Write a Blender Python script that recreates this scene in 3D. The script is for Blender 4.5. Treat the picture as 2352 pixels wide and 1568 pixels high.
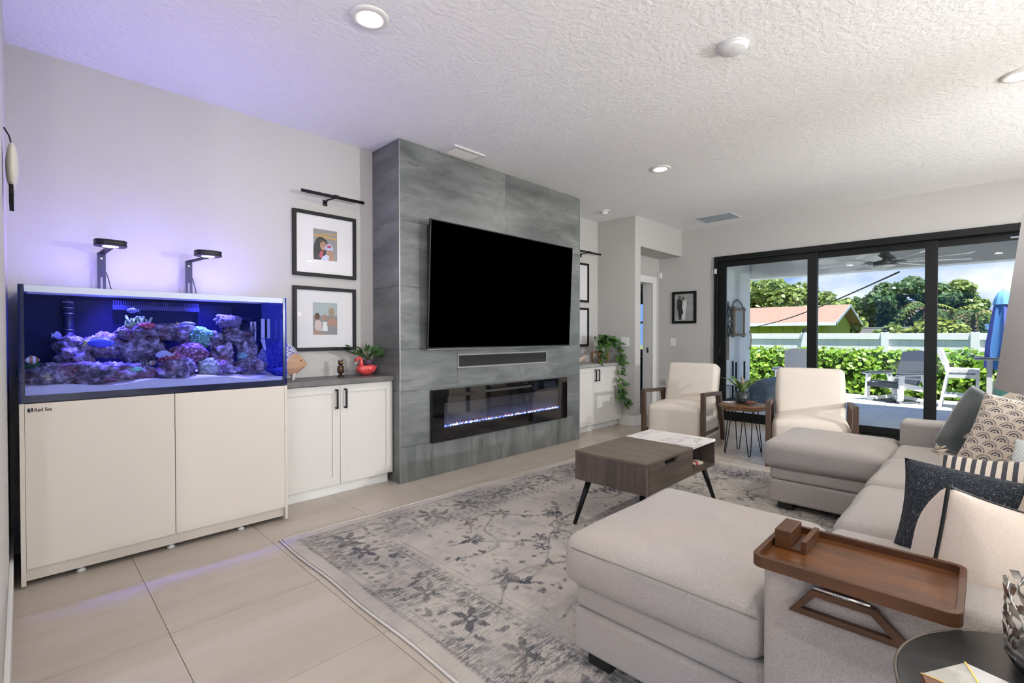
import bpy, bmesh, math, random
import numpy as np
from mathutils import Vector, Matrix, Euler
R = math.radians
PI = math.pi
rng = random.Random(7)
nrng = np.random.default_rng(11)
for o in list(bpy.data.objects):
    bpy.data.objects.remove(o)
SC = bpy.context.scene
COL = SC.collection

# ---------------------------------------------------------------- camera
cd = bpy.data.cameras.new('camera')
cd.sensor_width = 36
cd.lens = 1109 / 2352 * 36
cd.clip_start = .02
cd.clip_end = 300
cam = bpy.data.objects.new('camera', cd)
COL.objects.link(cam)
cam.location = (0, 0, 1.185)
cam.rotation_euler = (R(90 - .7233), 0, R(-45.44))
SC.camera = cam

# ---------------------------------------------------------------- world, sun, exposure
SC.view_settings.view_transform = 'Standard'
SC.view_settings.look = 'None'
SC.view_settings.gamma = 1
SC.view_settings.use_curve_mapping = False
SC.view_settings.exposure = 1.0
LAMP_W = 6.0        # each ceiling downlight
CHAND_W = 100.0       # dining chandelier and the added pendants, each
BLUE_W = 190.0        # each aquarium light
LID_FILL_W = 3.6         # added lid lamp, standing in for blue light scattered off the water
SKY = .56
cy = SC.cycles
cy.max_bounces = 5; cy.diffuse_bounces = 3; cy.glossy_bounces = 3; cy.transmission_bounces = 4; cy.transparent_max_bounces = 14
cy.caustics_reflective = False; cy.caustics_refractive = False
cy.sample_clamp_indirect = 6
cy.adaptive_threshold = .10; cy.adaptive_min_samples = 16
w = bpy.data.worlds.new('sky')
SC.world = w
w.use_nodes = True
nt = w.node_tree
nt.nodes.clear()
wo = nt.nodes.new('ShaderNodeOutputWorld')
bg = nt.nodes.new('ShaderNodeBackground')
tc = nt.nodes.new('ShaderNodeTexCoord')
mp = nt.nodes.new('ShaderNodeMapping')
mp.inputs['Scale'].default_value = (1, 1, 2.2)
ns = nt.nodes.new('ShaderNodeTexNoise')
ns.inputs['Scale'].default_value = 3.2
ns.inputs['Detail'].default_value = 7
ns.inputs['Roughness'].default_value = .55
rp = nt.nodes.new('ShaderNodeValToRGB')
rp.color_ramp.elements[0].position = .50
rp.color_ramp.elements[0].color = (.22, .42, .92, 1)
rp.color_ramp.elements[1].position = .72
rp.color_ramp.elements[1].color = (1.05, 1.07, 1.1, 1)
nt.links.new(tc.outputs['Generated'], mp.inputs[0])
nt.links.new(mp.outputs[0], ns.inputs['Vector'])
nt.links.new(ns.outputs['Fac'], rp.inputs[0])
nt.links.new(rp.outputs[0], bg.inputs[0])
bg.inputs[1].default_value = SKY
nt.links.new(bg.outputs[0], wo.inputs[0])
sd = bpy.data.lights.new('sun', 'SUN')
sd.energy = 6.8
sd.angle = R(.6)
sd.color = (1, .95, .87)
sun = bpy.data.objects.new('sun', sd)
COL.objects.link(sun)
# high noon sun, a little to the left of the house
sun.rotation_euler = Vector((.18, .30, -1)).to_track_quat('-Z', 'Y').to_euler()

# ---------------------------------------------------------------- helpers: objects
def origin_of(o):
    v = Vector((0, 0, 0))
    while o is not None:
        v += o.location
        o = o.parent
    return v

def thing(name, label, cat, loc=(0, 0, 0), group=None, kind=None):
    o = bpy.data.objects.new(name, None)
    o.empty_display_size = .05
    COL.objects.link(o)
    o.location = loc
    tag(o, label, cat, group, kind)
    return o

def tag(o, label=None, cat=None, group=None, kind=None):
    if label: o['label'] = label
    if cat: o['category'] = cat
    if group: o['group'] = group
    if kind: o['kind'] = kind
    return o

class MB:
    """collects polygons in world coordinates, becomes one mesh object"""
    def __init__(s):
        s.v = []; s.f = []; s.sm = []
    def add(s, vs, fs, smooth=False):
        b = len(s.v)
        s.v += [tuple(q) for q in vs]
        s.f += [tuple(i + b for i in f) for f in fs]
        s.sm += [smooth] * len(fs)
        return s
    def box(s, x0, x1, y0, y1, z0, z1):
        vs = [(x, y, z) for z in (z0, z1) for y in (y0, y1) for x in (x0, x1)]
        return s.add(vs, [(0, 2, 3, 1), (4, 5, 7, 6), (0, 1, 5, 4), (2, 6, 7, 3), (0, 4, 6, 2), (1, 3, 7, 5)])
    def bar(s, a, b, w, h=None, up=(0, 0, 1), w2=None, h2=None):
        """square bar from a to b"""
        h = h or w; w2 = w2 or w; h2 = h2 or h
        a = Vector(a); b = Vector(b); d = (b - a).normalized(); u = Vector(up)
        if abs(d.dot(u)) > .98: u = Vector((1, 0, 0))
        x = d.cross(u).normalized(); y = x.cross(d)
        vs = []
        for p, ww, hh in ((a, w, h), (b, w2, h2)):
            vs += [p - x * ww / 2 - y * hh / 2, p + x * ww / 2 - y * hh / 2, p + x * ww / 2 + y * hh / 2, p - x * ww / 2 + y * hh / 2]
        return s.add(vs, [(3, 2, 1, 0), (4, 5, 6, 7), (0, 1, 5, 4), (1, 2, 6, 5), (2, 3, 7, 6), (3, 0, 4, 7)])
    def tube(s, pts, r, n=8, closed=False, cap=True):
        pts = [Vector(p) for p in pts]
        m = len(pts)
        rr = r if isinstance(r, (list, tuple)) else [r] * m
        vs = []; prev = None
        for i, p in enumerate(pts):
            if closed: d = pts[(i + 1) % m] - pts[i - 1]
            else: d = pts[min(i + 1, m - 1)] - pts[max(i - 1, 0)]
            d.normalize()
            if prev is None:
                u = Vector((0, 0, 1)) if abs(d.z) < .9 else Vector((1, 0, 0))
                x = d.cross(u).normalized()
            else:
                x = (prev - d * prev.dot(d)).normalized()
            prev = x
            y = d.cross(x)
            vs += [p + (x * math.cos(2 * PI * k / n) + y * math.sin(2 * PI * k / n)) * rr[i] for k in range(n)]
        fs = []
        for i in range(m if closed else m - 1):
            a = i * n; b = ((i + 1) % m) * n
            fs += [(a + k, a + (k + 1) % n, b + (k + 1) % n, b + k) for k in range(n)]
        if cap and not closed:
            fs += [tuple(range(n))[::-1], tuple(range((m - 1) * n, m * n))]
        return s.add(vs, fs, True)
    def lathe(s, prof, c=(0, 0, 0), n=32, smooth=True):
        """prof: (radius, z) list from bottom up"""
        vs = []; cx, cy, cz = c
        for r, z in prof:
            vs += [(cx + r * math.cos(2 * PI * k / n), cy + r * math.sin(2 * PI * k / n), cz + z) for k in range(n)]
        fs = []
        for i in range(len(prof) - 1):
            a = i * n; b = a + n
            fs += [(a + k, a + (k + 1) % n, b + (k + 1) % n, b + k) for k in range(n)]
        if prof[0][0] > 1e-6: fs.append(tuple(range(n))[::-1])
        if prof[-1][0] > 1e-6: fs.append(tuple(range((len(prof) - 1) * n, len(prof) * n)))
        return s.add(vs, fs, smooth)
    def prism(s, poly, d0, d1, axis='z'):
        """poly of 2D points extruded d0..d1 along axis; axis x: (y,z), y: (x,z), z: (x,y)"""
        def P(a, b, d):
            return {'x': (d, a, b), 'y': (a, d, b), 'z': (a, b, d)}[axis]
        n = len(poly)
        vs = [P(a, b, d0) for a, b in poly] + [P(a, b, d1) for a, b in poly]
        fs = [tuple(range(n)), tuple(range(2 * n - 1, n - 1, -1))]
        fs += [(i, n + i, n + (i + 1) % n, (i + 1) % n) for i in range(n)]
        return s.add(vs, fs)
    def ring(s, outer, inner, d0, d1, axis='x'):
        """a closed frame between two outlines with equal point counts"""
        def P(a, b, d):
            return {'x': (d, a, b), 'y': (a, d, b), 'z': (a, b, d)}[axis]
        n = len(outer)
        vs = [P(a, b, d) for pl in (outer, inner) for d in (d0, d1) for a, b in pl]
        fs = []
        for i in range(n):
            j = (i + 1) % n
            fs += [(i, j, n + j, n + i), (2 * n + j, 2 * n + i, 3 * n + i, 3 * n + j), (i, 2 * n + i, 2 * n + j, j), (n + j, 3 * n + j, 3 * n + i, n + i)]
        return s.add(vs, fs)
    def ball(s, c, r, seg=14, rings=9, fn=None):
        c = Vector(c); rx, ry, rz = r if isinstance(r, (list, tuple)) else (r, r, r)
        vs = [(0, 0, -1)]
        for i in range(1, rings):
            t = -PI / 2 + PI * i / rings
            vs += [(math.cos(t) * math.cos(2 * PI * k / seg), math.cos(t) * math.sin(2 * PI * k / seg), math.sin(t)) for k in range(seg)]
        vs.append((0, 0, 1))
        fs = [(0, 1 + (k + 1) % seg, 1 + k) for k in range(seg)]
        for i in range(rings - 2):
            a = 1 + i * seg; b = a + seg
            fs += [(a + k, a + (k + 1) % seg, b + (k + 1) % seg, b + k) for k in range(seg)]
        e = len(vs) - 1; a = 1 + (rings - 2) * seg
        fs += [(a + k, a + (k + 1) % seg, e) for k in range(seg)]
        out = []
        for q in vs:
            q = Vector(q)
            if fn: q = fn(q)
            out.append(c + Vector((q.x * rx, q.y * ry, q.z * rz)))
        return s.add(out, fs, True)
    def mesh(s, name, off=Vector((0, 0, 0)), smooth=None):
        me = bpy.data.meshes.new(name)
        me.from_pydata([tuple(Vector(q) - off) for q in s.v], [], s.f)
        sm = s.sm if smooth is None else [smooth] * len(s.f)
        me.polygons.foreach_set('use_smooth', sm)
        me.update()
        bm = bmesh.new(); bm.from_mesh(me)
        bmesh.ops.recalc_face_normals(bm, faces=bm.faces)
        bm.to_mesh(me); bm.free()
        return me

def part(name, mb, mat, parent=None, bevel=0, label=None, kind=None, smooth=None, subsurf=0):
    off = origin_of(parent) if parent else Vector((0, 0, 0))
    me = mb.mesh(name, off, smooth) if isinstance(mb, MB) else mb
    if mat: me.materials.append(mat)
    o = bpy.data.objects.new(name, me)
    COL.objects.link(o)
    o.parent = parent
    if bevel:
        m = o.modifiers.new('bevel', 'BEVEL'); m.width = bevel; m.segments = 2; m.limit_method = 'ANGLE'
    if subsurf:
        m = o.modifiers.new('sub', 'SUBSURF'); m.levels = m.render_levels = subsurf
    if label: o['label'] = label
    if kind: o['kind'] = kind
    return o

def struct(name, mb, mat, label=None, bevel=0):
    o = part(name, mb, mat, None, bevel)
    tag(o, label, None, None, 'structure')
    return o

def copy_tree(o, parent=None):
    kids = [c for c in o.children]
    c = o.copy(); COL.objects.link(c); c.parent = parent
    for k in kids: copy_tree(k, c)
    return c

def shared(name, me, parent, M):
    o = bpy.data.objects.new(name, me); COL.objects.link(o); o.parent = parent
    o.matrix_local = M
    return o

def Bx(*a): return MB().box(*a)

# ---------------------------------------------------------------- helpers: materials
class NT:
    def __init__(s, m):
        s.nt = m.node_tree; s.b = s.nt.nodes.get('Principled BSDF')
    def n(s, t, **k):
        nd = s.nt.nodes.new('ShaderNode' + t)
        for a, b in k.items(): setattr(nd, a, b)
        return nd
    def l(s, a, b): s.nt.links.new(a, b)
    def co(s, scale=(1, 1, 1), rot=(0, 0, 0), kind='Object'):
        t = s.n('TexCoord'); m = s.n('Mapping')
        m.inputs['Scale'].default_value = scale; m.inputs['Rotation'].default_value = rot
        s.l(t.outputs[kind], m.inputs[0]); return m.outputs[0]
    def noise(s, vec, scale, detail=4, rough=.5, dist=0):
        q = s.n('TexNoise'); q.inputs['Scale'].default_value = scale; q.inputs['Detail'].default_value = detail
        q.inputs['Roughness'].default_value = rough; q.inputs['Distortion'].default_value = dist
        s.l(vec, q.inputs['Vector']); return q.outputs['Fac']
    def ramp(s, fac, *stops):
        q = s.n('ValToRGB'); cr = q.color_ramp
        while len(cr.elements) < len(stops): cr.elements.new(.5)
        for e, (p, c) in zip(cr.elements, stops):
            e.position = p; e.color = c4(c)
        s.l(fac, q.inputs[0]); return q.outputs[0]
    def mix(s, fac, a, b, mode='MIX'):
        q = s.n('MixRGB', blend_type=mode)
        for i, x in enumerate((fac, a, b)):
            if hasattr(x, 'links'): s.l(x, q.inputs[i])
            else: q.inputs[i].default_value = x if i == 0 else c4(x)
        return q.outputs[0]
    def math(s, op, a, b=None, c=None):
        q = s.n('Math', operation=op)
        for i, x in enumerate((a, b, c)):
            if x is None: continue
            if hasattr(x, 'links'): s.l(x, q.inputs[i])
            else: q.inputs[i].default_value = x
        return q.outputs[0]
    def bump(s, h, strength, dist=.01):
        q = s.n('Bump'); q.inputs['Strength'].default_value = strength; q.inputs['Distance'].default_value = dist
        s.l(h, q.inputs['Height']); s.l(q.outputs[0], s.b.inputs['Normal'])
    def sep(s, v):
        q = s.n('SeparateXYZ'); s.l(v, q.inputs[0]); return q.outputs

def c4(c):
    if isinstance(c, (int, float)): return (c, c, c, 1)
    return tuple(c) + ((1,) if len(c) == 3 else ())

MATS = {}
def mat(name, col, rough=.5, metal=0, bump=None, var=None, spec=.5, sheen=0, coat=0, emis=None, rvar=None):
    m = bpy.data.materials.new(name); m.use_nodes = True
    t = NT(m); b = t.b
    b.inputs['Base Color'].default_value = c4(col); b.inputs['Roughness'].default_value = rough
    b.inputs['Metallic'].default_value = metal; b.inputs['Specular IOR Level'].default_value = spec
    b.inputs['Sheen Weight'].default_value = sheen; b.inputs['Coat Weight'].default_value = coat
    if emis: b.inputs['Emission Color'].default_value = c4(emis[0]); b.inputs['Emission Strength'].default_value = emis[1]
    if var:   # (scale3, noise scale, other colour, lo, hi)
        f = t.noise(t.co(var[0]), var[1], 6, .6)
        t.l(t.ramp(f, (var[3], col), (var[4], var[2])), b.inputs['Base Color'])
    if bump:  # (scale, strength, distance)
        t.bump(t.noise(t.co(), bump[0], 2, .6), bump[1], bump[2])
    MATS[name] = m
    return m

def glassy(name, tint=(1, 1, 1), refl=.08, rough=0.0, fres=1.45):
    m = bpy.data.materials.new(name); m.use_nodes = True
    t = NT(m); t.nt.nodes.remove(t.b)
    out = t.nt.nodes['Material Output']
    tr = t.n('BsdfTransparent'); tr.inputs[0].default_value = c4(tint)
    gl = t.n('BsdfGlossy'); gl.inputs['Roughness'].default_value = rough
    fr = t.n('Fresnel'); fr.inputs[0].default_value = fres
    mx = t.n('MixShader')
    gm = t.n('NewGeometry')
    k = t.math('MULTIPLY', fr.outputs[0], refl / .04 if refl < .04 else 1.0)
    t.l(t.math('MULTIPLY', k, t.math('SUBTRACT', 1.0, gm.outputs['Backfacing'])), mx.inputs[0])
    t.l(tr.outputs[0], mx.inputs[1]); t.l(gl.outputs[0], mx.inputs[2]); t.l(mx.outputs[0], out.inputs[0])
    return m

def emit(name, col, s):
    m = bpy.data.materials.new(name); m.use_nodes = True
    t = NT(m); t.b.inputs['Base Color'].default_value = c4(0)
    t.b.inputs['Emission Color'].default_value = c4(col); t.b.inputs['Emission Strength'].default_value = s
    return m

def fabric(name, col, col2, scale=260, rough=.95, bumps=.35, sheen=.25, soft=None):
    m = mat(name, col, rough, sheen=sheen, spec=.2)
    t = NT(m)
    v = t.co()
    f = t.noise(v, scale, 3, .7)
    c = t.ramp(f, (.35, col2), (.62, col))
    if soft:
        c = t.mix(t.ramp(t.noise(v, 2.2, 3), (.45, 0), (.62, 1)), c, t.mix(.35, c, soft))
    t.l(c, t.b.inputs['Base Color'])
    t.bump(f, bumps, .003)
    return m

def wood(name, c1, c2, axis='x', scale=9, rough=.4, coat=0, stretch=14):
    m = mat(name, c1, rough, coat=coat)
    t = NT(m)
    sc = {'x': (1, stretch, stretch), 'y': (stretch, 1, stretch), 'z': (stretch, stretch, 1)}[axis]
    v = t.co(sc)
    f = t.noise(v, scale / stretch * 2, 6, .6, .6)
    t.l(t.ramp(f, (.3, c1), (.68, c2)), t.b.inputs['Base Color'])
    t.bump(f, .12, .002)
    return m

# ---------------------------------------------------------------- materials
M_wall = mat('wall_paint', (.53, .512, .485), .85, bump=(55, .35, .004))
M_ceil = mat('ceiling_paint', (.90, .90, .90), .9)
t = NT(M_ceil)
h = t.ramp(t.noise(t.co(), 34, 2, .55), (.42, 0), (.58, 1))
t.bump(h, .24, .006)
M_white = mat('white_paint', (.78, .77, .74), .5)
M_trimw = mat('trim_white', (.80, .785, .75), .55)
M_grout = mat('grout', (.42, .36, .29), .9)
M_tile = mat('floor_tile', (.56, .48, .40), .32)
t = NT(M_tile)
v = t.co((.7, 5, 1), kind='Object')
oi = t.n('ObjectInfo')
vv = t.n('VectorMath', operation='ADD'); t.l(v, vv.inputs[0]); t.l(oi.outputs['Random'], vv.inputs[1])
f = t.noise(vv.outputs[0], 1.6, 6, .6, .4)
c = t.ramp(f, (.3, (.42, .36, .30)), (.5, (.475, .41, .345)), (.72, (.51, .455, .40)))
t.l(t.mix(.06, c, oi.outputs['Random'], 'MULTIPLY'), t.b.inputs['Base Color'])
M_slate = mat('slate_tile', (.12, .13, .13), .38)
t = NT(M_slate)
oi = t.n('ObjectInfo')
vv = t.n('VectorMath', operation='ADD'); t.l(t.co((1.1, 1.1, 4.5)), vv.inputs[0])
ml = t.math('MULTIPLY', oi.outputs['Random'], 9.0); t.l(ml, vv.inputs[1])
f = t.noise(vv.outputs[0], 1.5, 7, .62, .5)
c = t.ramp(f, (.28, (.080, .086, .084)), (.48, (.145, .154, .150)), (.62, (.20, .208, .203)), (.78, (.275, .28, .272)))
v2 = t.n('VectorMath', operation='ADD'); t.l(t.co((1.4, 1.4, 7)), v2.inputs[0]); t.l(ml, v2.inputs[1])
g = t.noise(v2.outputs[0], 2.6, 8, .75)
c = t.mix(t.ramp(g, (.58, 0), (.66, .75)), c, (.085, .076, .062))
t.l(c, t.b.inputs['Base Color'])
rr = t.math('MULTIPLY_ADD', f, .25, .27); t.l(rr, t.b.inputs['Roughness'])
M_slate_v = M_slate.copy(); M_slate_v.name = 'slate_tile_streaked'
for nd in M_slate_v.node_tree.nodes:
    if nd.type == 'MAPPING': nd.inputs['Scale'].default_value = (4.0, 4.0, .7)
M_stand = mat('stand_laminate', (.61, .55, .48), .45)
M_cab = mat('cabinet_white', (.66, .63, .585), .4)
M_counter = mat('counter_grey', (.135, .125, .12), .42, var=((1, 1, 1), 14, (.10, .095, .092), .4, .6))
M_black = mat('matte_black', (.006, .006, .0065), .5, spec=.3)
M_blackm = mat('black_metal', (.015, .015, .017), .35, metal=.3)
M_frame = mat('door_aluminium', (.006, .007, .0065), .4, spec=.3)
M_tv = mat('tv_screen', (.0, .0, .0), .45, spec=.0)
M_tvb = mat('tv_back', (.01, .01, .012), .25)
M_glass = glassy('pane_glass', (.97, .985, .98), .05)
M_tankglass = glassy('tank_glass', (.93, .95, 1), .06, fres=1.16)
M_water = glassy('water', (.66, .70, 1.0), .02, fres=1.03)
M_chrome = mat('chrome', (.75, .75, .76), .18, metal=1)
M_steel = mat('steel', (.45, .46, .47), .35, metal=1)
M_sofa = fabric('sofa_chenille', (.45, .412, .39), (.325, .295, .28), 300, soft=(.45, .38, .31), bumps=.7)
M_chair = fabric('armchair_linen', (.70, .63, .545), (.65, .585, .505), 300, bumps=.12, sheen=.1)
M_dwood = wood('dark_walnut', (.055, .030, .020), (.10, .058, .040), 'z', rough=.45)
M_gwood = wood('grey_oak', (.125, .094, .076), (.052, .039, .032), 'x', 12, .5, stretch=10)
M_gwoodz = wood('grey_oak_side', (.12, .09, .076), (.055, .042, .036), 'z', 12, .5, stretch=10)
M_gwoody = wood('grey_oak_top', (.16, .122, .093), (.075, .056, .043), 'y', 12, .45, stretch=10)
M_acacia = wood('acacia', (.185, .066, .015), (.062, .021, .006), 'y', 16, .28, .12, 9)
M_acaciad = wood('acacia_edge', (.105, .037, .010), (.050, .018, .006), 'y', 14, .4, .0, 10)
M_marble = mat('white_marble', (.74, .71, .69), .25)
t = NT(M_marble)
vn = t.noise(t.co(), 3.5, 8, .6, 1.5)
vein = t.math('ABSOLUTE', t.math('SUBTRACT', vn, .5))
t.l(t.ramp(vein, (0, (.45, .41, .39)), (.018, (.72, .69, .67)), (.1, (.76, .73, .71))), t.b.inputs['Base Color'])
M_leaf = mat('leaf_green', (.045, .12, .018), .4, var=((1, 1, 1), 20, (.09, .20, .03), .4, .65))
M_leafd = mat('leaf_dark', (.03, .085, .02), .4, var=((1, 1, 1), 20, (.05, .13, .03), .4, .65))
M_stem = mat('stem', (.10, .13, .03), .6)
M_bark = mat('bark', (.11, .08, .055), .9, bump=(30, .6, .02))
M_black_rub = mat('black_rubber', (.02, .02, .02), .7)
M_lid = mat('white_plastic', (.78, .78, .78), .45)
M_stucco = mat('stucco', (.72, .74, .75), .9, bump=(90, .35, .006))
M_vinyl = mat('white_vinyl', (.88, .89, .91), .5)

# ================================================================ THE ROOM
H = 2.743
YA, YB = 3.74, 3.85          # left alcove wall, right alcove wall
XB = 6.93                    # wall with the sliding door
# floor: grout bed with separate tiles
fl = struct('floor', Bx(-4.6, 7.05, -5.2, 4.0, -.16, -.004), M_grout, 'beige porcelain tile floor')
tile_me = MB().box(.0012, .5938, .0012, .5938, -.010, 0).mesh('tile'); tile_me.materials.append(M_tile)
TS = .595
for i in range(-3, 12):
    for j in range(-5, 7):
        x = .402 + (i - 0) * TS; y = 1.706 - TS * 1 + (j - 1) * TS
        if x > 6.9 or y > 3.80 or x + TS < -1.8: continue
        if x > 4.2 and y + TS < -.4: continue
        if x < 2.0 and y < -2.4: continue
        x1 = min(TS, 6.93 - x); y1 = min(TS, 3.86 - y)
        if x1 < .05 or y1 < .05: continue
        o = shared('tile', tile_me, fl, Matrix.Translation((x, y, 0)))
        if x1 < TS - .001 or y1 < TS - .001:
            o.scale = (x1 / TS, y1 / TS, 1)
struct('ceiling', Bx(-4.6, 7.1, -5.2, 3.95, H, H + .12), M_ceil, 'white knockdown-textured ceiling')
struct('wall_left', Bx(-.20, 2.14, YA, YA + .12, 0, H), M_wall, 'greige wall behind the aquarium')
struct('wall_alcove', Bx(4.40, 5.75, YB, YB + .1, 0, H), M_wall, 'greige wall above the far cabinet')
struct('wall_corner', Bx(-.20, -.05, 1.9, YA, 0, H), M_wall, 'short wall at the far left edge')
struct('wall_pillar', Bx(5.60, 5.74, 3.27, YB, 0, H), M_wall, 'wall stub between the cabinet alcove and the doorway')
struct('wall_soffit', Bx(5.74, XB, 3.27, 3.75, 2.36, H), M_wall, 'dropped soffit over the doorway recess')
# doorway recess: back wall with a door opening x 5.86 .. 6.60
DX0, DX1, DZ = 5.90, 6.715, 1.98
struct('wall_recess', MB().box(5.74, DX0, 3.63, 3.75, 0, 2.36).box(DX1, XB, 3.63, 3.75, 0, 2.36).box(DX0, DX1, 3.63, 3.75, DZ, 2.36), M_wall, 'recess wall around the white door frame')
tr = struct('trim_1', MB().box(DX1 - .012, DX1 + .10, 3.605, 3.63, 0, DZ + .09).box(DX0 - .09, DX0 + .012, 3.605, 3.63, 0, DZ + .09).box(DX0 + .012, DX1 - .012, 3.605, 3.63, DZ - .012, DZ + .09), M_trimw, 'white door casing in the recess', .006)
part('jamb', MB().box(DX1 - .012, DX1, 3.632, 3.78, 0, DZ).box(DX0, DX0 + .012, 3.632, 3.78, 0, DZ).box(DX0, DX1, 3.632, 3.78, DZ - .012, DZ), M_trimw, tr, label='white door jamb')
part('strike_plate', MB().box(DX1 - .016, DX1 - .0125, 3.68, 3.71, .92, 1.0), M_steel, tr, label='small metal strike plate')
# room beyond the doorway
struct('floor_beyond', Bx(5.76, 8.7, 3.76, 6.2, -.05, -.002), M_tile, 'tiled floor of the room beyond the doorway')
struct('ceiling_beyond', Bx(5.76, 8.7, 3.76, 6.2, 2.45, 2.5), M_white)
struct('wall_beyond_side', Bx(5.76, 8.7, 6.2, 6.3, 0, 2.5), M_wall)
struct('wall_beyond_near', Bx(5.66, 5.755, 3.96, 6.2, 0, 2.5), M_wall)
WB0, WB1, WZ0, WZ1 = 4.30, 5.40, .86, 1.86
struct('wall_beyond_back', MB().box(8.6, 8.7, 3.6, 6.2, 0, WZ0).box(8.6, 8.7, 3.6, 6.2, WZ1, 2.5).box(8.6, 8.7, 3.6, WB0, WZ0, WZ1).box(8.6, 8.7, WB1, 6.2, WZ0, WZ1), M_wall)
wn = struct('window_1', MB().ring([(WB0, WZ0), (WB1, WZ0), (WB1, WZ1), (WB0, WZ1)], [(WB0 + .05, WZ0 + .05), (WB1 - .05, WZ0 + .05), (WB1 - .05, WZ1 - .05), (WB0 + .05, WZ1 - .05)], 8.60, 8.66, 'x').box(8.61, 8.65, WB0 + .05, WB1 - .05, 1.42, 1.46), M_white, 'white framed window seen through the doorway')
part('pane', Bx(8.625, 8.635, WB0 + .05, WB1 - .05, WZ0 + .05, WZ1 - .05), M_glass, wn)
bl_ = thing('roller_blind', 'teal roller blind at the top of the window beyond the doorway', 'blind', (8.57, 4.85, 1.86))
part('fabric', Bx(8.575, 8.585, WB0, WB1, 1.80, 2.06), mat('teal_paint', (.05, .17, .17), .5), bl_)
part('tube', MB().tube([(8.575, WB0, 2.06), (8.575, WB1, 2.06)], .02, 8), M_white, bl_)
ck = thing('bathroom_vanity', 'teal cabinet glimpsed through the doorway beside the white jamb', 'cabinet', (8.3, 4.9, 0))
part('body', Bx(8.08, 8.59, 4.2, 5.6, .10, .74), MATS['teal_paint'], ck, .004)
part('top', Bx(8.05, 8.595, 4.18, 5.62, .7405, .78), M_black, ck, .003)
part('plinth', Bx(8.12, 8.58, 4.2, 5.6, 0.0005, .0995), M_white, ck)

# wall B with the sliding-door opening
OY0, OY1, OZ = -1.15, 2.775, 2.295
struct('wall_right', MB().box(XB, XB + .16, OY1, 3.75, 0, H).box(XB, XB + .16, -5.2, OY0, 0, H).box(XB, XB + .16, OY0, OY1, OZ, H), M_wall, 'greige wall around the sliding glass door')
# walls behind the camera, window openings enlarged to let in daylight
struct('wall_back', MB().box(-4.6, -4.5, -5.2, 4.0, 0, .06).box(-4.6, -4.5, -5.2, 4.0, 2.42, H).box(-4.6, -4.5, -5.2, -4.4, .06, 2.42).box(-4.6, -4.5, -.9, -.3, .06, 2.42).box(-4.6, -4.5, 2.9, 4.0, .06, 2.42), M_wall, 'kitchen-side wall with two unglazed openings enlarged for daylight')
struct('wall_front', MB().box(-4.6, 7.05, -5.2, -5.1, 0, .06).box(-4.6, 7.05, -5.2, -5.1, 2.42, H).box(-4.6, -3.9, -5.2, -5.1, .06, 2.42).box(.7, 1.2, -5.2, -5.1, .06, 2.42).box(6.2, 7.05, -5.2, -5.1, .06, 2.42), M_wall, 'long wall behind the sofa with two wide unglazed openings enlarged for daylight')
struct('ground_bounce', MB().box(-16, 7.0, -16, -5.2, -.25, -.05).box(-16, -4.6, -5.2, 14, -.25, -.05), mat('bounce_pale', (.74, .72, .68), .85), 'added pale ground outside the unseen windows, bouncing sunlight to the ceiling')  # added unseen pale ground, bounces sunlight up through the openings
struct('wall_kitchen', Bx(-4.6, -.2, 3.85, 4.0, 0, H), M_wall)
# baseboards
struct('baseboard_pillar', MB().box(5.585, 5.60, 3.255, YB, 0, .135).box(5.60, 5.745, 3.255, 3.27, 0, .135), M_trimw, 'tall white baseboard around the wall stub', .003)
struct('baseboard_right', MB().box(XB - .014, XB, OY1 + .01, 3.62, 0, .135), M_trimw, None, .003)
struct('baseboard_left', MB().box(-.05, -.036, 1.9, YA, 0, .135), M_trimw, None, .003)

# ---- tiled fireplace wall (column)
CX0, CX1, CY = 2.105, 4.478, 3.325
colm = struct('wall_fireplace', Bx(CX0 + .008, CX1 - .008, CY + .008, YB + .05, 0, H), mat('tile_joint', (.09, .095, .095), .8), 'projecting chimney wall clad in large grey metallic-look tiles')
TILES = []
def ctile(x0, x1, z0, z1, m=None):
    g = .0012
    part('tile', Bx(x0 + g, x1 - g, CY, CY + .0079, z0 + g, z1 - g), m or M_slate, colm)
# rows of tiles (z) with their vertical joints, around the fireplace insert
ctile(CX0, 3.292, 2.10, H - .002); ctile(3.292, CX1, 2.10, H - .002)
ctile(CX0, 3.292, 1.58, 2.10); ctile(3.292, CX1, 1.58, 2.10)
ctile(CX0, 3.292, 1.075, 1.58); ctile(3.292, CX1, 1.075, 1.58)
ctile(CX0, 2.69, .735, 1.075); ctile(2.69, 3.49, .735, 1.075); ctile(3.49, CX1, .735, 1.075)
ctile(CX0, 2.395, .285, .735); ctile(4.21, CX1, .285, .735); ctile(2.395, 4.21, .285, .735)
ctile(CX0, 3.292, 0.001, .285, M_slate_v); ctile(3.292, CX1, 0.001, .285, M_slate_v)
for z0, z1 in ((0.001, .285), (.285, .735), (.735, 1.075), (1.075, 1.58), (1.58, 2.10), (2.10, H - .002)):
    part('tile', Bx(CX0, CX0 + .0079, CY + .009, YA - .001, z0 + .0012, z1 - .0012), M_slate, colm)
    part('tile', Bx(CX1 - .0079, CX1, CY + .009, YB - .001, z0 + .0012, z1 - .0012), M_slate, colm)
part('edge_trim', MB().box(CX0 - .0015, CX0 + .005, CY - .0015, CY + .005, 0.001, H - .001).box(CX1 - .005, CX1 + .0015, CY - .0015, CY + .005, 0.001, H - .001), M_steel, colm, label='thin metal corner trim')

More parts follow.
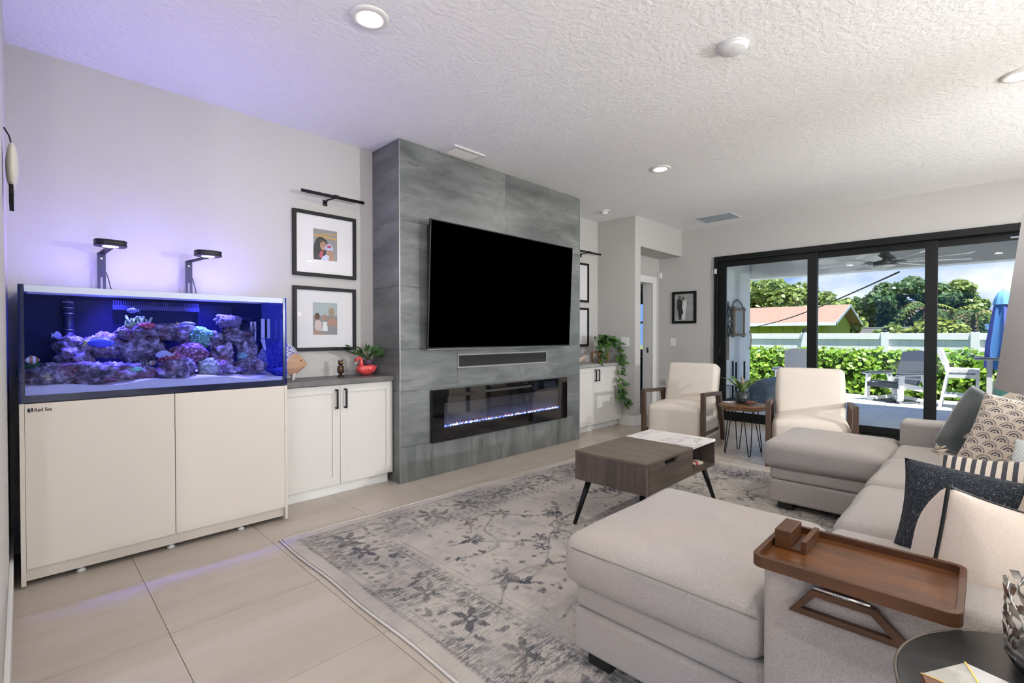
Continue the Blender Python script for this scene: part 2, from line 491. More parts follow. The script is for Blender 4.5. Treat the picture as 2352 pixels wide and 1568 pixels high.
# ---- sliding glass door
door = struct('door_1', MB().box(XB - .03, XB + .14, OY0, OY1, OZ - .075, OZ - .001).box(XB - .02, XB + .14, OY0, OY1, -.10, .035).box(XB - .03, XB + .14, OY1 - .05, OY1 - .001, .035, OZ - .075), M_frame, 'black-framed sliding glass door in three wide panels', .004)
PAN = [(1.515, 2.725, XB + .01), (.390, 1.622, XB + .05), (-1.1, .500, XB + .09)]
for a, b, x in PAN:
    sf = part('sash', MB().ring([(a, .036), (b, .036), (b, OZ - .076), (a, OZ - .076)], [(a + .106, .12), (b - .106, .12), (b - .106, OZ - .15), (a + .106, OZ - .15)], x, x + .035, 'x'), M_frame, door, .003)
    part('pane', Bx(x + .014, x + .020, a + .10, b - .10, .115, OZ - .145), M_glass, sf)
part('door_pull', MB().tube([(XB - .005, 2.685, .86), (XB - .035, 2.685, .88), (XB - .04, 2.685, .95), (XB - .035, 2.685, 1.02), (XB - .005, 2.685, 1.04)], .007, 8), M_blackm, door, label='curved black door pull')
part('alarm_contact', Bx(XB - .045, XB - .031, 2.733, 2.763, 2.055, 2.125), M_lid, door, .003, label='small white alarm contact')
ac = thing('alarm_magnet', 'tiny white alarm magnet on the wall beside the sliding door frame', 'sensor', (XB - .006, 2.80, 2.05))
part('body', Bx(XB - .013, XB, 2.79, 2.808, 2.055, 2.12), M_lid, ac, .003)

# ---- ceiling fittings
def downlight(x, y, label):
    d = thing('downlight', label, 'ceiling light', (x, y, H), 'recessed ceiling downlights')
    part('trim_ring', MB().lathe([(.058, -.004), (.062, -.012), (.086, -.010), (.093, -.004), (.094, -.0005)], (x, y, H), 36), M_white, d)
    part('lens', MB().lathe([(.058, -.006), (.0, -.008)], (x, y, H), 28), emit('downlight_lens', (1, .90, .74), 14), d, label='glowing warm lens')
    L = bpy.data.lights.new('downlight_lamp', 'AREA'); L.shape = 'DISK'; L.size = .11; L.energy = LAMP_W; L.color = (1, .95, .88)
    lo = bpy.data.objects.new('downlight_lamp', L); COL.objects.link(lo); lo.parent = d; lo.location = (0, 0, -.02)
    return d
downlight(1.21, 2.17, 'round recessed downlight in the ceiling above the aquarium side of the rug')
downlight(4.20, 2.19, 'round recessed downlight in the ceiling before the fireplace wall')
downlight(4.20, -.13, 'round recessed downlight at the right edge of the ceiling')
for x, y, w_ in ((1.21, -.13, 'above the round black end table'), (-1.8, 2.17, 'added unseen over the kitchen end wall behind the camera'), (-1.8, -.13, 'added unseen over the kitchen aisle behind the camera'),  # out-of-view downlights; all but the first added for their light
                 (1.21, -2.6, 'added unseen behind the near end of the sofa'), (4.20, -2.6, 'added unseen behind the far end of the sofa'), (-1.8, -2.6, 'added unseen over the pendants behind the camera')):
    downlight(x, y, 'round recessed downlight ' + w_)
sd_ = thing('smoke_detector', 'flat round white cover plate in the middle of the ceiling', 'detector', (2.70, .99, H))
part('base', MB().lathe([(.074, -.010), (.078, -.006), (.078, -.0005)], (2.70, .99, H), 40), M_lid, sd_)
part('cover', MB().lathe([(.0, -.030), (.060, -.029), (.072, -.022), (.074, -.010)], (2.70, .99, H), 40), M_lid, sd_)
sk = thing('smoke_alarm', 'small white domed smoke alarm on the ceiling by the wall stub', 'smoke alarm', (5.13, 3.43, H))
part('base', MB().lathe([(.058, -.016), (.066, -.012), (.066, -.0005)], (5.13, 3.43, H), 32), M_lid, sk)
part('dome', MB().lathe([(.0, -.050), (.030, -.048), (.044, -.036), (.046, -.016)], (5.13, 3.43, H), 32), M_lid, sk)
vt = thing('air_vent', 'white louvred air vent in the ceiling in front of the tiled wall', 'vent', (2.66, 3.22, H))
part('frame', MB().ring([(2.49, 3.105), (2.83, 3.105), (2.83, 3.318), (2.49, 3.318)], [(2.535, 3.15), (2.785, 3.15), (2.785, 3.273), (2.535, 3.273)], H - .012, H - .0005, 'z'), M_white, vt, .004)
part('duct', Bx(2.535, 2.785, 3.15, 3.273, H - .003, H - .0006), mat('duct_shade', (.03, .03, .035), .9), vt, label='dark sheet as shade in the duct opening')  # flat dark sheet stands in for the shade inside the duct
for k in range(6):
    y = 3.158 + k * .0205
    part('slat', MB().bar((2.535, y, H - .009), (2.785, y, H - .009), .016, .0015, (0, .5, .9)), M_white, vt)
sp = thing('ceiling_speaker', 'flush pale blue-grey rectangular speaker grille in the ceiling near the sliding door', 'speaker', (6.48, 2.56, H))
part('grille', Bx(6.31, 6.66, 2.335, 2.785, H - .006, H - .0005), mat('grille_blue', (.42, .50, .56), .6, bump=(400, .3, .002)), sp, .003)
part('bezel', MB().ring([(6.302, 2.327), (6.668, 2.327), (6.668, 2.793), (6.302, 2.793)], [(6.31, 2.335), (6.66, 2.335), (6.66, 2.785), (6.31, 2.785)], H - .005, H - .0005, 'z'), M_white, sp)

# ================================================================ FIREPLACE WALL: television, speaker, fireplace
def tilted(x0, x1, z0, z1, yb, yt, th, mb=None):
    """slab whose front goes from y=yb at the bottom to y=yt at the top"""
    mb = mb or MB()
    vs = [(x0, yb, z0), (x1, yb, z0), (x1, yt, z1), (x0, yt, z1), (x0, yb + th, z0), (x1, yb + th, z0), (x1, yt + th, z1), (x0, yt + th, z1)]
    return mb.add(vs, [(0, 1, 2, 3), (5, 4, 7, 6), (0, 4, 5, 1), (2, 6, 7, 3), (1, 5, 6, 2), (0, 3, 7, 4)])
tv = thing('television', 'large black flat television tilted forward on the tiled wall', 'television', (3.25, 3.25, 1.07))
part('panel', tilted(2.315, 4.185, 1.070, 2.128, 3.244, 3.199, .022), M_tvb, tv, .003)
part('screen', tilted(2.325, 4.175, 1.085, 2.118, 3.2415, 3.1975, .0012), M_tv, tv, label='black switched-off screen')
part('bottom_bezel', tilted(2.315, 4.185, 1.066, 1.073, 3.2415, 3.2405, .02), M_steel, tv, label='thin metal lower bezel')
part('rear_housing', MB().box(2.36, 4.14, 3.268, 3.31, 1.09, 2.10), M_tvb, tv, .004)
part('wall_bracket', MB().box(2.9, 3.6, 3.31, 3.324, 1.3, 1.9), M_blackm, tv)

sb = thing('soundbar', 'slim dark speaker bar set in the tiled wall under the television', 'speaker', (3.29, 3.31, .90))
part('surround', MB().ring([(2.688, .897), (3.898, .897), (3.898, 1.020), (2.688, 1.020)], [(2.702, .909), (3.884, .909), (3.884, 1.008), (2.702, 1.008)], CY - .008, CY - .0002, 'y'), mat('surround_grey', (.33, .31, .29), .6), sb)
part('grille', Bx(2.702, 3.884, CY - .006, CY - .0002, .909, 1.008), mat('speaker_cloth', (.022, .022, .024), .9, bump=(500, .3, .002)), sb, label='black cloth grille')

M_fpg = mat('fireplace_glass', (.004, .004, .005), .04, spec=.6, coat=.3)
fp = thing('electric_fireplace', 'wide black glass electric fireplace glowing blue in the tiled wall', 'fireplace', (3.30, 3.3, .28))
part('surround', MB().ring([(2.398, .282), (4.206, .282), (4.206, .727), (2.398, .727)], [(2.52, .392), (4.084, .392), (4.084, .606), (2.52, .606)], 3.288, CY - .0002, 'y'), M_fpg, fp, .003, label='black glass surround')
part('firebox', Bx(2.52, 4.084, 3.319, 3.3245, .392, .606), mat('firebox_dark', (.03, .03, .033), .6), fp)
part('window', Bx(2.52, 4.084, 3.2895, 3.2915, .392, .606), glassy('fire_glass', (.9, .9, .92), .1, fres=1.9), fp, label='reflective viewing window')
part('display_slot', MB().box(2.60, 2.86, 3.2865, 3.2879, .655, .682), M_tvb, fp, label='control display slot')
part('heater_slot', MB().box(2.98, 3.62, 3.2865, 3.2879, .662, .684), mat('slot_grey', (.03, .03, .03), .5), fp, label='heater outlet slot')
tray = part('ember_tray', Bx(2.522, 4.082, 3.2925, 3.3185, .392, .400), M_black, fp)
m_cry = [emit('crystal_blue', (.12, .20, 1), 1.6), emit('crystal_white', (.45, .55, 1), 1.7), mat('crystal_clear', (.5, .55, .8), .1)]
cr_me = []
for m in m_cry:
    mb = MB(); mb.ball((0, 0, 0), (1, .8, .8), 5, 4); me = mb.mesh('crystal', smooth=False); me.materials.append(m); cr_me.append(me)
for k in range(150):
    x = 2.53 + k * .01035
    s = rng.uniform(.006, .0105)
    o = shared('crystal', cr_me[rng.choice((0, 0, 1, 1, 2))], tray, Matrix.LocRotScale(Vector((x, rng.uniform(3.297, 3.313), .402 + s * rng.uniform(.5, 1.2))) - origin_of(fp), Euler((rng.random() * 6, rng.random() * 6, rng.random() * 6)), Vector((s, s, s))))
m_fl = emit('flame_orange', (1, .16, .03), .9)
for k in range(34):
    x = 2.62 + k * .0425 + rng.uniform(-.01, .01); h_ = rng.uniform(.008, .026)
    part('flame', MB().tube([(x, 3.314, .405), (x + rng.uniform(-.004, .004), 3.314, .415 + h_ * .6), (x, 3.314, .415 + h_)], [.002, .0016, .0004], 4), m_fl, fp)
L = bpy.data.lights.new('ember_lamp', 'AREA'); L.shape = 'RECTANGLE'; L.size = 1.5; L.size_y = .015; L.energy = .5; L.color = (.3, .38, 1)
lo = bpy.data.objects.new('ember_lamp', L); COL.objects.link(lo); lo.parent = fp; lo.location = (0, -.008, .145); lo.rotation_euler = (R(180), 0, 0)

# ================================================================ CABINETS
def shaker(cab, x0, x1, yf, z0, z1, hx, hz):
    g = .0015; r = .058
    d = part('door', MB().ring([(x0 + g, z0), (x1 - g, z0), (x1 - g, z1), (x0 + g, z1)], [(x0 + r, z0 + r), (x1 - r, z0 + r), (x1 - r, z1 - r), (x0 + r, z1 - r)], yf, yf + .02, 'y'), M_cab, cab, .0015)
    part('panel', Bx(x0 + r - .003, x1 - r + .003, yf + .009, yf + .018, z0 + r - .003, z1 - r + .003), M_cab, d)
    part('handle', MB().box(hx - .006, hx + .006, yf - .034, yf - .022, hz - .072, hz + .072).box(hx - .006, hx + .006, yf - .022, yf - .0002, hz - .072, hz - .060).box(hx - .006, hx + .006, yf - .022, yf - .0002, hz + .060, hz + .072), M_black, d, .001, label='black bar handle')
def base_cabinet(name, label, x0, x1, yf, yw, split, zc):
    c = thing(name, label, 'cabinet', ((x0 + x1) / 2, (yf + yw) / 2, 0))
    part('body', Bx(x0, x1, yf + .0205, yw - .002, .082, zc - .0005), M_cab, c, .001)
    part('toe_kick', Bx(x0, x1 - .02, yf + .05, yw - .002, 0.0005, .0815), M_trimw, c)
    shaker(c, x0 + .002, split, yf, .084, zc - .004, split - .033, zc - .105)
    shaker(c, split, x1 - .002, yf, .084, zc - .004, split + .036, zc - .105)
    return c
base_cabinet('base_cabinet', 'white shaker base cabinet with two doors beside the aquarium', 1.215, 2.100, 3.42, YA, 1.655, .822)
base_cabinet('base_cabinet', 'white shaker base cabinet in the far alcove under the trailing plant', 4.482, 5.582, 3.455, YB, 4.995, .795)
ct = thing('countertop', 'dark grey countertop on the cabinet beside the aquarium', 'countertop', (1.66, 3.57, .822))
part('slab', Bx(1.205, 2.1035, 3.392, YA - .001, .8225, .863), M_counter, ct, .003)
ct = thing('countertop', 'grey countertop on the far alcove cabinet', 'countertop', (5.03, 3.65, .795))
part('slab', Bx(4.4795, 5.584, 3.43, YB - .001, .7955, .832), mat('counter_pale', (.30, .30, .29), .3), ct, .003)

# ================================================================ AQUARIUM
AX0, AX1, AY0, AY1 = -.012, 1.190, 3.19, 3.725
st = thing('aquarium_stand', 'cream two-door aquarium stand on small levelling feet', 'cabinet', (.59, 3.45, 0))
part('body', Bx(AX0 + .018, AX1 - .018, AY0 + .021, AY1, .055, .860), M_stand, st)
part('side_panel', Bx(AX0, AX0 + .0175, AY0, AY1, .012, .866), M_stand, st, .001)
part('side_panel', Bx(AX1 - .0175, AX1, AY0, AY1, .012, .866), M_stand, st, .001)
part('door', Bx(AX0 + .0185, .588, AY0, AY0 + .019, .088, .864), M_stand, st, .001)
part('door', Bx(.591, AX1 - .0185, AY0, AY0 + .019, .088, .864), M_stand, st, .001)
part('plinth', Bx(AX0 + .018, AX1 - .018, AY0 + .022, AY0 + .04, .028, .086), M_stand, st)
for x in (.20, .575, .93):
    part('levelling_foot', MB().lathe([(.016, 0.0005), (.018, .003), (.018, .012), (.010, .014), (.010, .03)], (x, AY0 + .05, 0), 16), M_lid, st)
    part('levelling_foot', MB().lathe([(.016, 0.0005), (.018, .003), (.018, .012), (.010, .014), (.010, .055)], (x, AY1 - .06, 0), 16), M_lid, st)
# lettering: name and square emblem near the top left corner of the left door
def text_mesh(name, s, size, xsc=1.0):
    cu = bpy.data.curves.new(name, 'FONT'); cu.body = s; cu.size = size; cu.extrude = .0003; cu.offset = .0004
    ob = bpy.data.objects.new(name, cu); COL.objects.link(ob)
    dg = bpy.context.evaluated_depsgraph_get()
    me = bpy.data.meshes.new_from_object(ob.evaluated_get(dg))
    bpy.data.objects.remove(ob)
    me.transform(Matrix.Rotation(R(90), 4, 'X') @ Matrix.Diagonal((xsc, 1, 1, 1)))
    return me
me = text_mesh('lettering', 'Red Sea', .0235, .80)
for z_off, dx in ((0, 0),):
    o = part('lettering', me, M_black, st, label='black printed words Red Sea'); o.location = Vector((.0385, AY0 - .0005, .826)) - origin_of(st)
mb = MB()
mb.box(.016, .0345, AY0 - .0006, AY0 - .0001, .8245, .8435)
o = part('emblem', mb, M_black, st, label='small black square emblem')
part('emblem_curve', MB().tube([(.020, AY0 - .0008, .840), (.026, AY0 - .0008, .841), (.0285, AY0 - .0008, .836), (.024, AY0 - .0008, .831), (.028, AY0 - .0008, .827), (.033, AY0 - .0008, .8265)], .0012, 5), M_lid, o)

ZT0, ZT1 = .868, 1.424
tk = thing('aquarium', 'rimless reef aquarium glowing deep blue on the cream stand', 'aquarium', (.59, 3.45, .866))
M_navy = mat('tank_back_navy', (.004, .004, .020), .5)
M_tankedge = mat('tank_edge', (.005, .005, .03), .2)
part('front_glass', Bx(AX0, AX1, AY0 + .001, AY0 + .009, ZT0, ZT1), M_tankglass, tk)
part('side_glass', Bx(AX0, AX0 + .008, AY0 + .0095, AY1, ZT0, ZT1), glassy('side_glass_blue', (.35, .45, 1), .05), tk)
part('side_glass', Bx(AX1 - .008, AX1, AY0 + .0095, AY1, ZT0, ZT1), glassy('side_glass_dark', (.30, .35, .9), .05), tk)
part('seam', MB().box(AX0 + .0002, AX0 + .020, AY0 + .0095, AY0 + .020, ZT0, ZT1).box(AX1 - .020, AX1 - .0085, AY0 + .0095, AY0 + .020, ZT0, ZT1).box(AX0 + .02, AX1 - .02, AY0 + .0095, AY0 + .018, ZT0, ZT0 + .034), M_tankedge, tk, label='dark silicone edge strip')
part('back_panel', MB().box(AX0 + .009, AX1 - .009, AY1 - .10, AY1 - .09, ZT0 + .01, ZT1 - .002), M_navy, tk)
part('back_glass', Bx(AX0 + .0085, AX1 - .0085, AY1 - .008, AY1, ZT0, ZT1), M_tankglass, tk)
part('base_panel', Bx(AX0 + .0085, AX1 - .0085, AY0 + .0185, AY1 - .011, ZT0, ZT0 + .009), M_navy, tk)
part('water', Bx(AX0 + .0205, AX1 - .0205, AY0 + .0205, AY1 - .101, ZT0 + .0095, 1.398), M_water, tk)
# sand bed with an uneven surface
sx = np.linspace(AX0 + .021, AX1 - .021, 60); sy = np.linspace(AY0 + .0206, AY1 - .105, 18)
mb = MB(); vs = []
for y in sy:
    for x in sx:
        vs.append((x, y, .935 + .010 * math.sin(7 * x + 3) + .006 * math.sin(19 * x + y * 21) + .03 * (y - AY0) / .4 + .010 * math.cos(2.6 * (x - .0))))
n = len(sx); fs = [(j * n + i, j * n + i + 1, (j + 1) * n + i + 1, (j + 1) * n + i) for j in range(len(sy) - 1) for i in range(n - 1)]
b = len(vs); vs += [(x, sy[0], ZT0 + .012) for x in sx]; fs += [(i, b + i, b + i + 1, i + 1) for i in range(n - 1)]
mb.add(vs, fs, True)
part('sand_bed', mb, mat('reef_sand', (.72, .68, .66), .9, bump=(260, .8, .004)), tk, label='pale sand bed', kind='stuff')
# white lid frame with clear net, and the overflow comb
part('lid_frame', MB().ring([(AX0 + .012, AY0 + .012), (AX1 - .012, AY0 + .012), (AX1 - .012, AY1 - .012), (AX0 + .012, AY1 - .012)], [(AX0 + .034, AY0 + .040), (AX1 - .034, AY0 + .040), (AX1 - .034, AY1 - .11), (AX0 + .034, AY1 - .11)], ZT1 - .020, ZT1 - .004, 'z'), M_lid, tk, .002, label='white lid frame')
m_net = bpy.data.materials.new('lid_net'); m_net.use_nodes = True
t = NT(m_net); tp = t.n('BsdfTransparent'); mx = t.n('MixShader'); mx.inputs[0].default_value = .25
t.b.inputs['Base Color'].default_value = (.9, .9, .9, 1); t.b.inputs['Roughness'].default_value = .8
t.l(tp.outputs[0], mx.inputs[1]); t.l(t.b.outputs[0], mx.inputs[2]); t.l(mx.outputs[0], t.nt.nodes['Material Output'].inputs[0])
part('lid_net', Bx(AX0 + .03, AX1 - .03, AY0 + .036, AY1 - .108, ZT1 - .012, ZT1 - .011), m_net, tk, label='fine white net cover')
L = bpy.data.lights.new('lid_fill', 'AREA'); L.shape = 'RECTANGLE'; L.size = 1.04; L.size_y = .34; L.energy = LID_FILL_W; L.color = (.30, .24, 1)  # added upward lamp in place of light scattered by water and net
lo = bpy.data.objects.new('lid_fill', L); COL.objects.link(lo); lo.parent = tk; lo.location = Vector((.59, 3.44, ZT1 + .002)) - origin_of(tk); lo.rotation_euler = (R(180), 0, 0)
part('lid_front', Bx(AX0 + .022, AX1 - .022, AY0 + .0095, AY0 + .0118, ZT1 - .034, ZT1 - .003), M_lid, tk, label='white lid lip')
cb = part('overflow_box', Bx(.37, .80, AY1 - .13, AY1 - .101, 1.335, 1.36), mat('overflow_blue', (.03, .03, .12), .5), tk, label='dark overflow weir')
for k in range(40):
    part('comb_tooth', Bx(.372 + k * .0107, .372 + k * .0107 + .0058, AY1 - .13, AY1 - .125, 1.360, 1.388), MATS['overflow_blue'], cb)
for zc in (1.29, 1.14):
    for k in range(6):
        part('pump_guard', MB().tube([(.18 + .028 * math.cos(a), AY1 - .145 + .028 * math.sin(a), zc + k * .015) for a in np.linspace(0, 2 * PI, 14)[:-1]], .0022, 5, True), M_chrome if k % 2 else MATS['overflow_blue'], tk)
part('pump_body', MB().lathe([(.0, 1.10), (.022, 1.105), (.022, 1.37), (.0, 1.38)], (.18, AY1 - .145, 0), 14), mat('pump_dark', (.02, .02, .06), .35), tk, label='wave pump tube')
part('return_nozzle', MB().tube([(.93, AY1 - .12, 1.30), (.99, AY1 - .14, 1.298), (1.10, AY1 - .14, 1.295)], [.014, .013, .010], 10), mat('nozzle', (.05, .05, .12), .3), tk)

def rocky(q, seed, amp=.28, fr=2.2):
    from mathutils import noise
    p = Vector(q) * fr + Vector((seed * 3.1, seed * 1.7, seed * .9))
    rg_ = 1 - 2 * abs(noise.noise(p * 2.4))
    return q * (1 + amp * noise.noise(p) + amp * .50 * rg_ + amp * .38 * noise.noise(p * 5.3) + amp * .22 * noise.noise(p * 11))
M_rock = mat('live_rock', (.26, .20, .25), .95)
t = NT(M_rock)
v = t.co()
f = t.noise(v, 24, 6, .7)
g = t.noise(v, 9, 4, .6)
c = t.ramp(f, (.34, (.03, .025, .04)), (.50, (.26, .20, .26)), (.62, (.70, .62, .74)))
c = t.mix(t.ramp(g, (.52, 0), (.66, .8)), c, (.34, .14, .16))
t.l(c, t.b.inputs['Base Color'])
t.bump(t.noise(v, 55, 6, .75), 1.0, .012)
ROCKS = [  # x, y, z, rx, ry, rz, label
    (.11, 3.30, .985, .10, .075, .052, 'low round live rock at the left end of the aquarium sand'),
    (.25, 3.31, .982, .10, .075, .058, 'flat purple-grey live rock beside the green coral crust in the aquarium'),
    (.36, 3.33, .980, .11, .07, .050, 'low live rock at the front of the aquarium left of the cave'),
    (.20, 3.46, 1.06, .075, .06, .060, 'knobbly live rock on the left shoulder of the reef'),
    (.18, 3.50, 1.125, .055, .05, .055, 'pointed live rock at the upper left of the reef'),
    (.34, 3.47, 1.130, .105, .06, .060, 'sloping live rock forming the left slope of the reef'),
    (.48, 3.45, 1.115, .095, .065, .095, 'large live rock column under the branching coral'),
    (.46, 3.43, 1.20, .09, .055, .040, 'flat-topped live rock carrying the branching coral'),
    (.63, 3.47, 1.205, .11, .055, .045, 'arched live rock bridging the middle of the reef'),
    (.72, 3.48, 1.175, .05, .045, .05, 'small live rock below the green brain coral'),
    (.62, 3.31, .990, .085, .06, .06, 'dark live rock at the front under the red zoanthids'),
    (.86, 3.40, .985, .075, .06, .055, 'round live rock on the sand right of centre'),
    (.885, 3.43, 1.07, .055, .05, .075, 'upright live rock of the right-hand arch'),
    (.83, 3.45, 1.165, .06, .045, .045, 'pale live rock at the left of the right-hand arch'),
    (.98, 3.45, 1.175, .085, .05, .04, 'live rock forming the top of the right-hand arch'),
    (1.03, 3.44, 1.08, .05, .05, .10, 'slim live rock pillar at the right of the reef'),
    (1.03, 3.38, .985, .085, .06, .045, 'low live rock at the right foot of the reef'),
    (.94, 3.47, 1.23, .045, .04, .04, 'small live rock at the top of the right-hand arch'),
    (.48, 3.36, .972, .07, .05, .035, 'dark low live rock in the shadow under the reef'),
]
for i, (x, y, z, a, b_, c_, lab) in enumerate(ROCKS):
    r = part('live_rock', MB().ball((x, y, z), (a, b_, c_), 64, 40, lambda q, i=i: rocky(q, i, .34)), M_rock)
    tag(r, lab, 'rock', 'live rocks in the aquarium')
def coral_lump(x, y, z, r, col, col2, lab, k=0, cell=60, amp=.22):
    m = mat('coral_' + str(k), col, .7)
    t = NT(m)
    vo = t.n('TexVoronoi'); vo.inputs['Scale'].default_value = cell; t.l(t.co(), vo.inputs['Vector'])
    t.l(t.ramp(vo.outputs['Distance'], (.1, col2), (.6, col)), t.b.inputs['Base Color'])
    t.bump(vo.outputs['Distance'], .9, .01)
    o = part('coral', MB().ball((x, y, z), r, 30, 18, lambda q: rocky(q, k + 40, amp)), m)
    tag(o, lab, 'coral', 'corals in the aquarium')
coral_lump(.045, 3.40, 1.0, (.065, .07, .042), (.03, .16, .03), (.10, .40, .04), 'mossy bright green coral mound at the left glass', 1, 120)
coral_lump(.775, 3.44, 1.175, (.062, .05, .058), (.10, .32, .20), (.45, .85, .60), 'round mint-green brain coral on the arched rock', 2, 75)
coral_lump(.70, 3.38, 1.075, (.095, .05, .058), (.15, .05, .09), (.55, .30, .42), 'purple-brown zoanthid coral bank in the middle of the reef', 3, 55)
coral_lump(.60, 3.32, 1.04, (.062, .04, .045), (.20, .03, .06), (.75, .25, .30), 'dark red zoanthid coral at the front of the reef', 4, 75)
coral_lump(.42, 3.29, 1.00, (.045, .02, .016), (.20, .55, .35), (.45, .95, .65), 'pale green crust coral on the low front rock', 5, 90)
coral_lump(.17, 3.27, 1.015, (.045, .02, .018), (.50, .05, .06), (.75, .18, .15), 'red-rimmed plate coral on the low left rock', 6, 60)
coral_lump(.50, 3.40, 1.24, (.035, .025, .018), (.55, .08, .14), (.80, .30, .32), 'pink disc coral beside the branching coral', 7, 60)
coral_lump(.785, 3.34, .995, (.055, .04, .05), (.30, .34, .24), (.50, .52, .36), 'pale olive leather coral near the sand', 8, 50)
coral_lump(.925, 3.44, 1.275, (.06, .04, .035), (.22, .18, .34), (.50, .45, .70), 'feathery mauve soft coral on top of the right-hand arch', 9, 160, .6)
coral_lump(1.0, 3.41, 1.05, (.035, .03, .03), (.15, .30, .35), (.45, .70, .75), 'pale blue-green coral tuft low on the right-hand arch', 10, 90)
bc = thing('branching_coral', 'pale green branching coral with knobbly fingers', 'coral', (.415, 3.42, 1.21), 'corals in the aquarium')
m_bc = mat('branch_coral', (.36, .50, .30), .7)
for k in range(15):
    a = rng.uniform(-1.2, 1.2); l_ = rng.uniform(.03, .075); x0 = .40 + k * .0075
    p = [(x0, 3.42, 1.21), (x0 + .3 * l_ * math.sin(a), 3.41 + rng.uniform(-.02, .02), 1.21 + l_ * .55), (x0 + .55 * l_ * math.sin(a), 3.41, 1.215 + l_)]
    part('branch', MB().tube(p, [.006, .0055, .0065], 7).ball(p[-1], .0072, 8, 6), m_bc, bc)
fan = thing('branching_coral', 'dark feathery gorgonian on the right pillar of the reef', 'coral', (1.045, 3.43, 1.17), 'corals in the aquarium')
m_gg = mat('gorgonian', (.10, .08, .14), .8)
for k in range(9):
    a = -.7 + k * .17
    part('branch', MB().tube([(1.045, 3.43, 1.17), (1.045 + .04 * math.sin(a), 3.425, 1.17 + .045 * math.cos(a)), (1.045 + .075 * math.sin(a * 1.2), 3.42, 1.17 + .095 * math.cos(a))], [.003, .0025, .0012], 5), m_gg, fan)
def fish(x, y, z, l, h_, yaw, cols, lab, stripes=None):
    f_ = thing('fish', lab, 'fish', (0, 0, 0), 'fish in the aquarium')
    m = mat('fish_skin', cols[0], .35)
    if stripes:
        t = NT(m); s = t.sep(t.co())
        t.l(t.ramp(t.math('FRACT', t.math('MULTIPLY', s[0], stripes)), (.48, cols[0]), (.52, cols[1])), t.b.inputs['Base Color'])
    part('body', MB().ball((0, 0, 0), (l / 2, l * .11, h_ / 2), 16, 10, lambda q: Vector((q.x, q.y * (1 - .3 * q.x), q.z * (1 - .25 * abs(q.x) ** 2)))), m, f_)
    mf = mat('fish_fin', cols[1], .4)
    part('tail', MB().prism([(-l * .42, 0), (-l * .68, h_ * .42), (-l * .60, 0), (-l * .68, -h_ * .42)], -.0012, .0012, 'y'), mf, f_)
    part('dorsal_fin', MB().prism([(-l * .3, h_ * .35), (-l * .15, h_ * .62), (l * .25, h_ * .5), (l * .2, h_ * .35)], -.001, .001, 'y'), mf, f_)
    part('eye', MB().ball((l * .33, -l * .085, h_ * .08), l * .028, 8, 6), M_black, f_)
    f_.location = (x, y, z); f_.rotation_euler = (0, 0, yaw)
fish(.035, 3.30, 1.065, .055, .038, .3, ((.75, .75, .65), (.35, .14, .05)), 'small orange-and-white striped fish at the left glass', 42)
fish(.30, 3.40, 1.145, .12, .050, -.35, ((.10, .14, .75), (.65, .65, .15)), 'slender bright blue fish over the left slope')
fish(.695, 3.40, 1.255, .085, .022, 0, ((.38, .40, .55), (.75, .65, .20)), 'pale slim fish swimming above the arched rock')
fish(.56, 3.30, 1.075, .08, .045, 2.9, ((.45, .48, .65), (.5, .5, .6)), 'grey-white fish in front of the cave')
fish(.52, 3.40, 1.025, .04, .026, .2, ((.7, .4, .15), (.8, .75, .7)), 'tiny striped fish under the reef overhang', 60)
fish(.44, 3.45, 1.325, .055, .030, 2.6, ((.20, .22, .35), (.4, .42, .5)), 'small silvery fish near the overflow comb')
fish(.13, 3.45, 1.185, .05, .035, .8, ((.35, .37, .6), (.6, .6, .7)), 'small pale fish beside the wave pump')
sn = part('sea_slug', MB().tube([(.29, 3.225, .957), (.33, 3.222, .953), (.355, 3.222, .955)], [.002, .006, .002], 8), mat('maroon', (.18, .03, .03), .6)); tag(sn, 'small dark red sea slug lying on the front sand', 'sea slug')
# magnetic glass scraper tools hung at the right glass
tg = thing('feeding_tongs', 'white plastic feeding tongs hanging inside the right end of the tank', 'tongs', (1.045, 3.40, 1.15))
for dx in (0, .022):
    part('arm', MB().tube([(1.06 + dx, 3.45, 1.275), (1.062 + dx, 3.45, 1.2), (1.06 + dx, 3.45, 1.11)], [.008, .006, .007], 8), M_lid, tg)
mc = thing('algae_magnet', 'white algae scraper magnet on the right glass of the aquarium', 'scraper', (1.14, 3.40, 1.12))
part('pad', Bx(1.112, 1.135, 3.42, 3.435, 1.165, 1.295), M_lid, mc, .004)
part('strap', Bx(1.1365, 1.1475, 3.421, 3.434, 1.17, 1.29), M_black, mc)
part('pad', Bx(1.149, 1.168, 3.42, 3.435, 1.165, 1.295), M_lid, mc, .004)
part('blade', MB().prism([(1.108, 1.16), (1.135, 1.163), (1.142, 1.09), (1.128, 1.092), (1.118, 1.13)], 3.424, 3.43, 'y'), M_lid, mc)
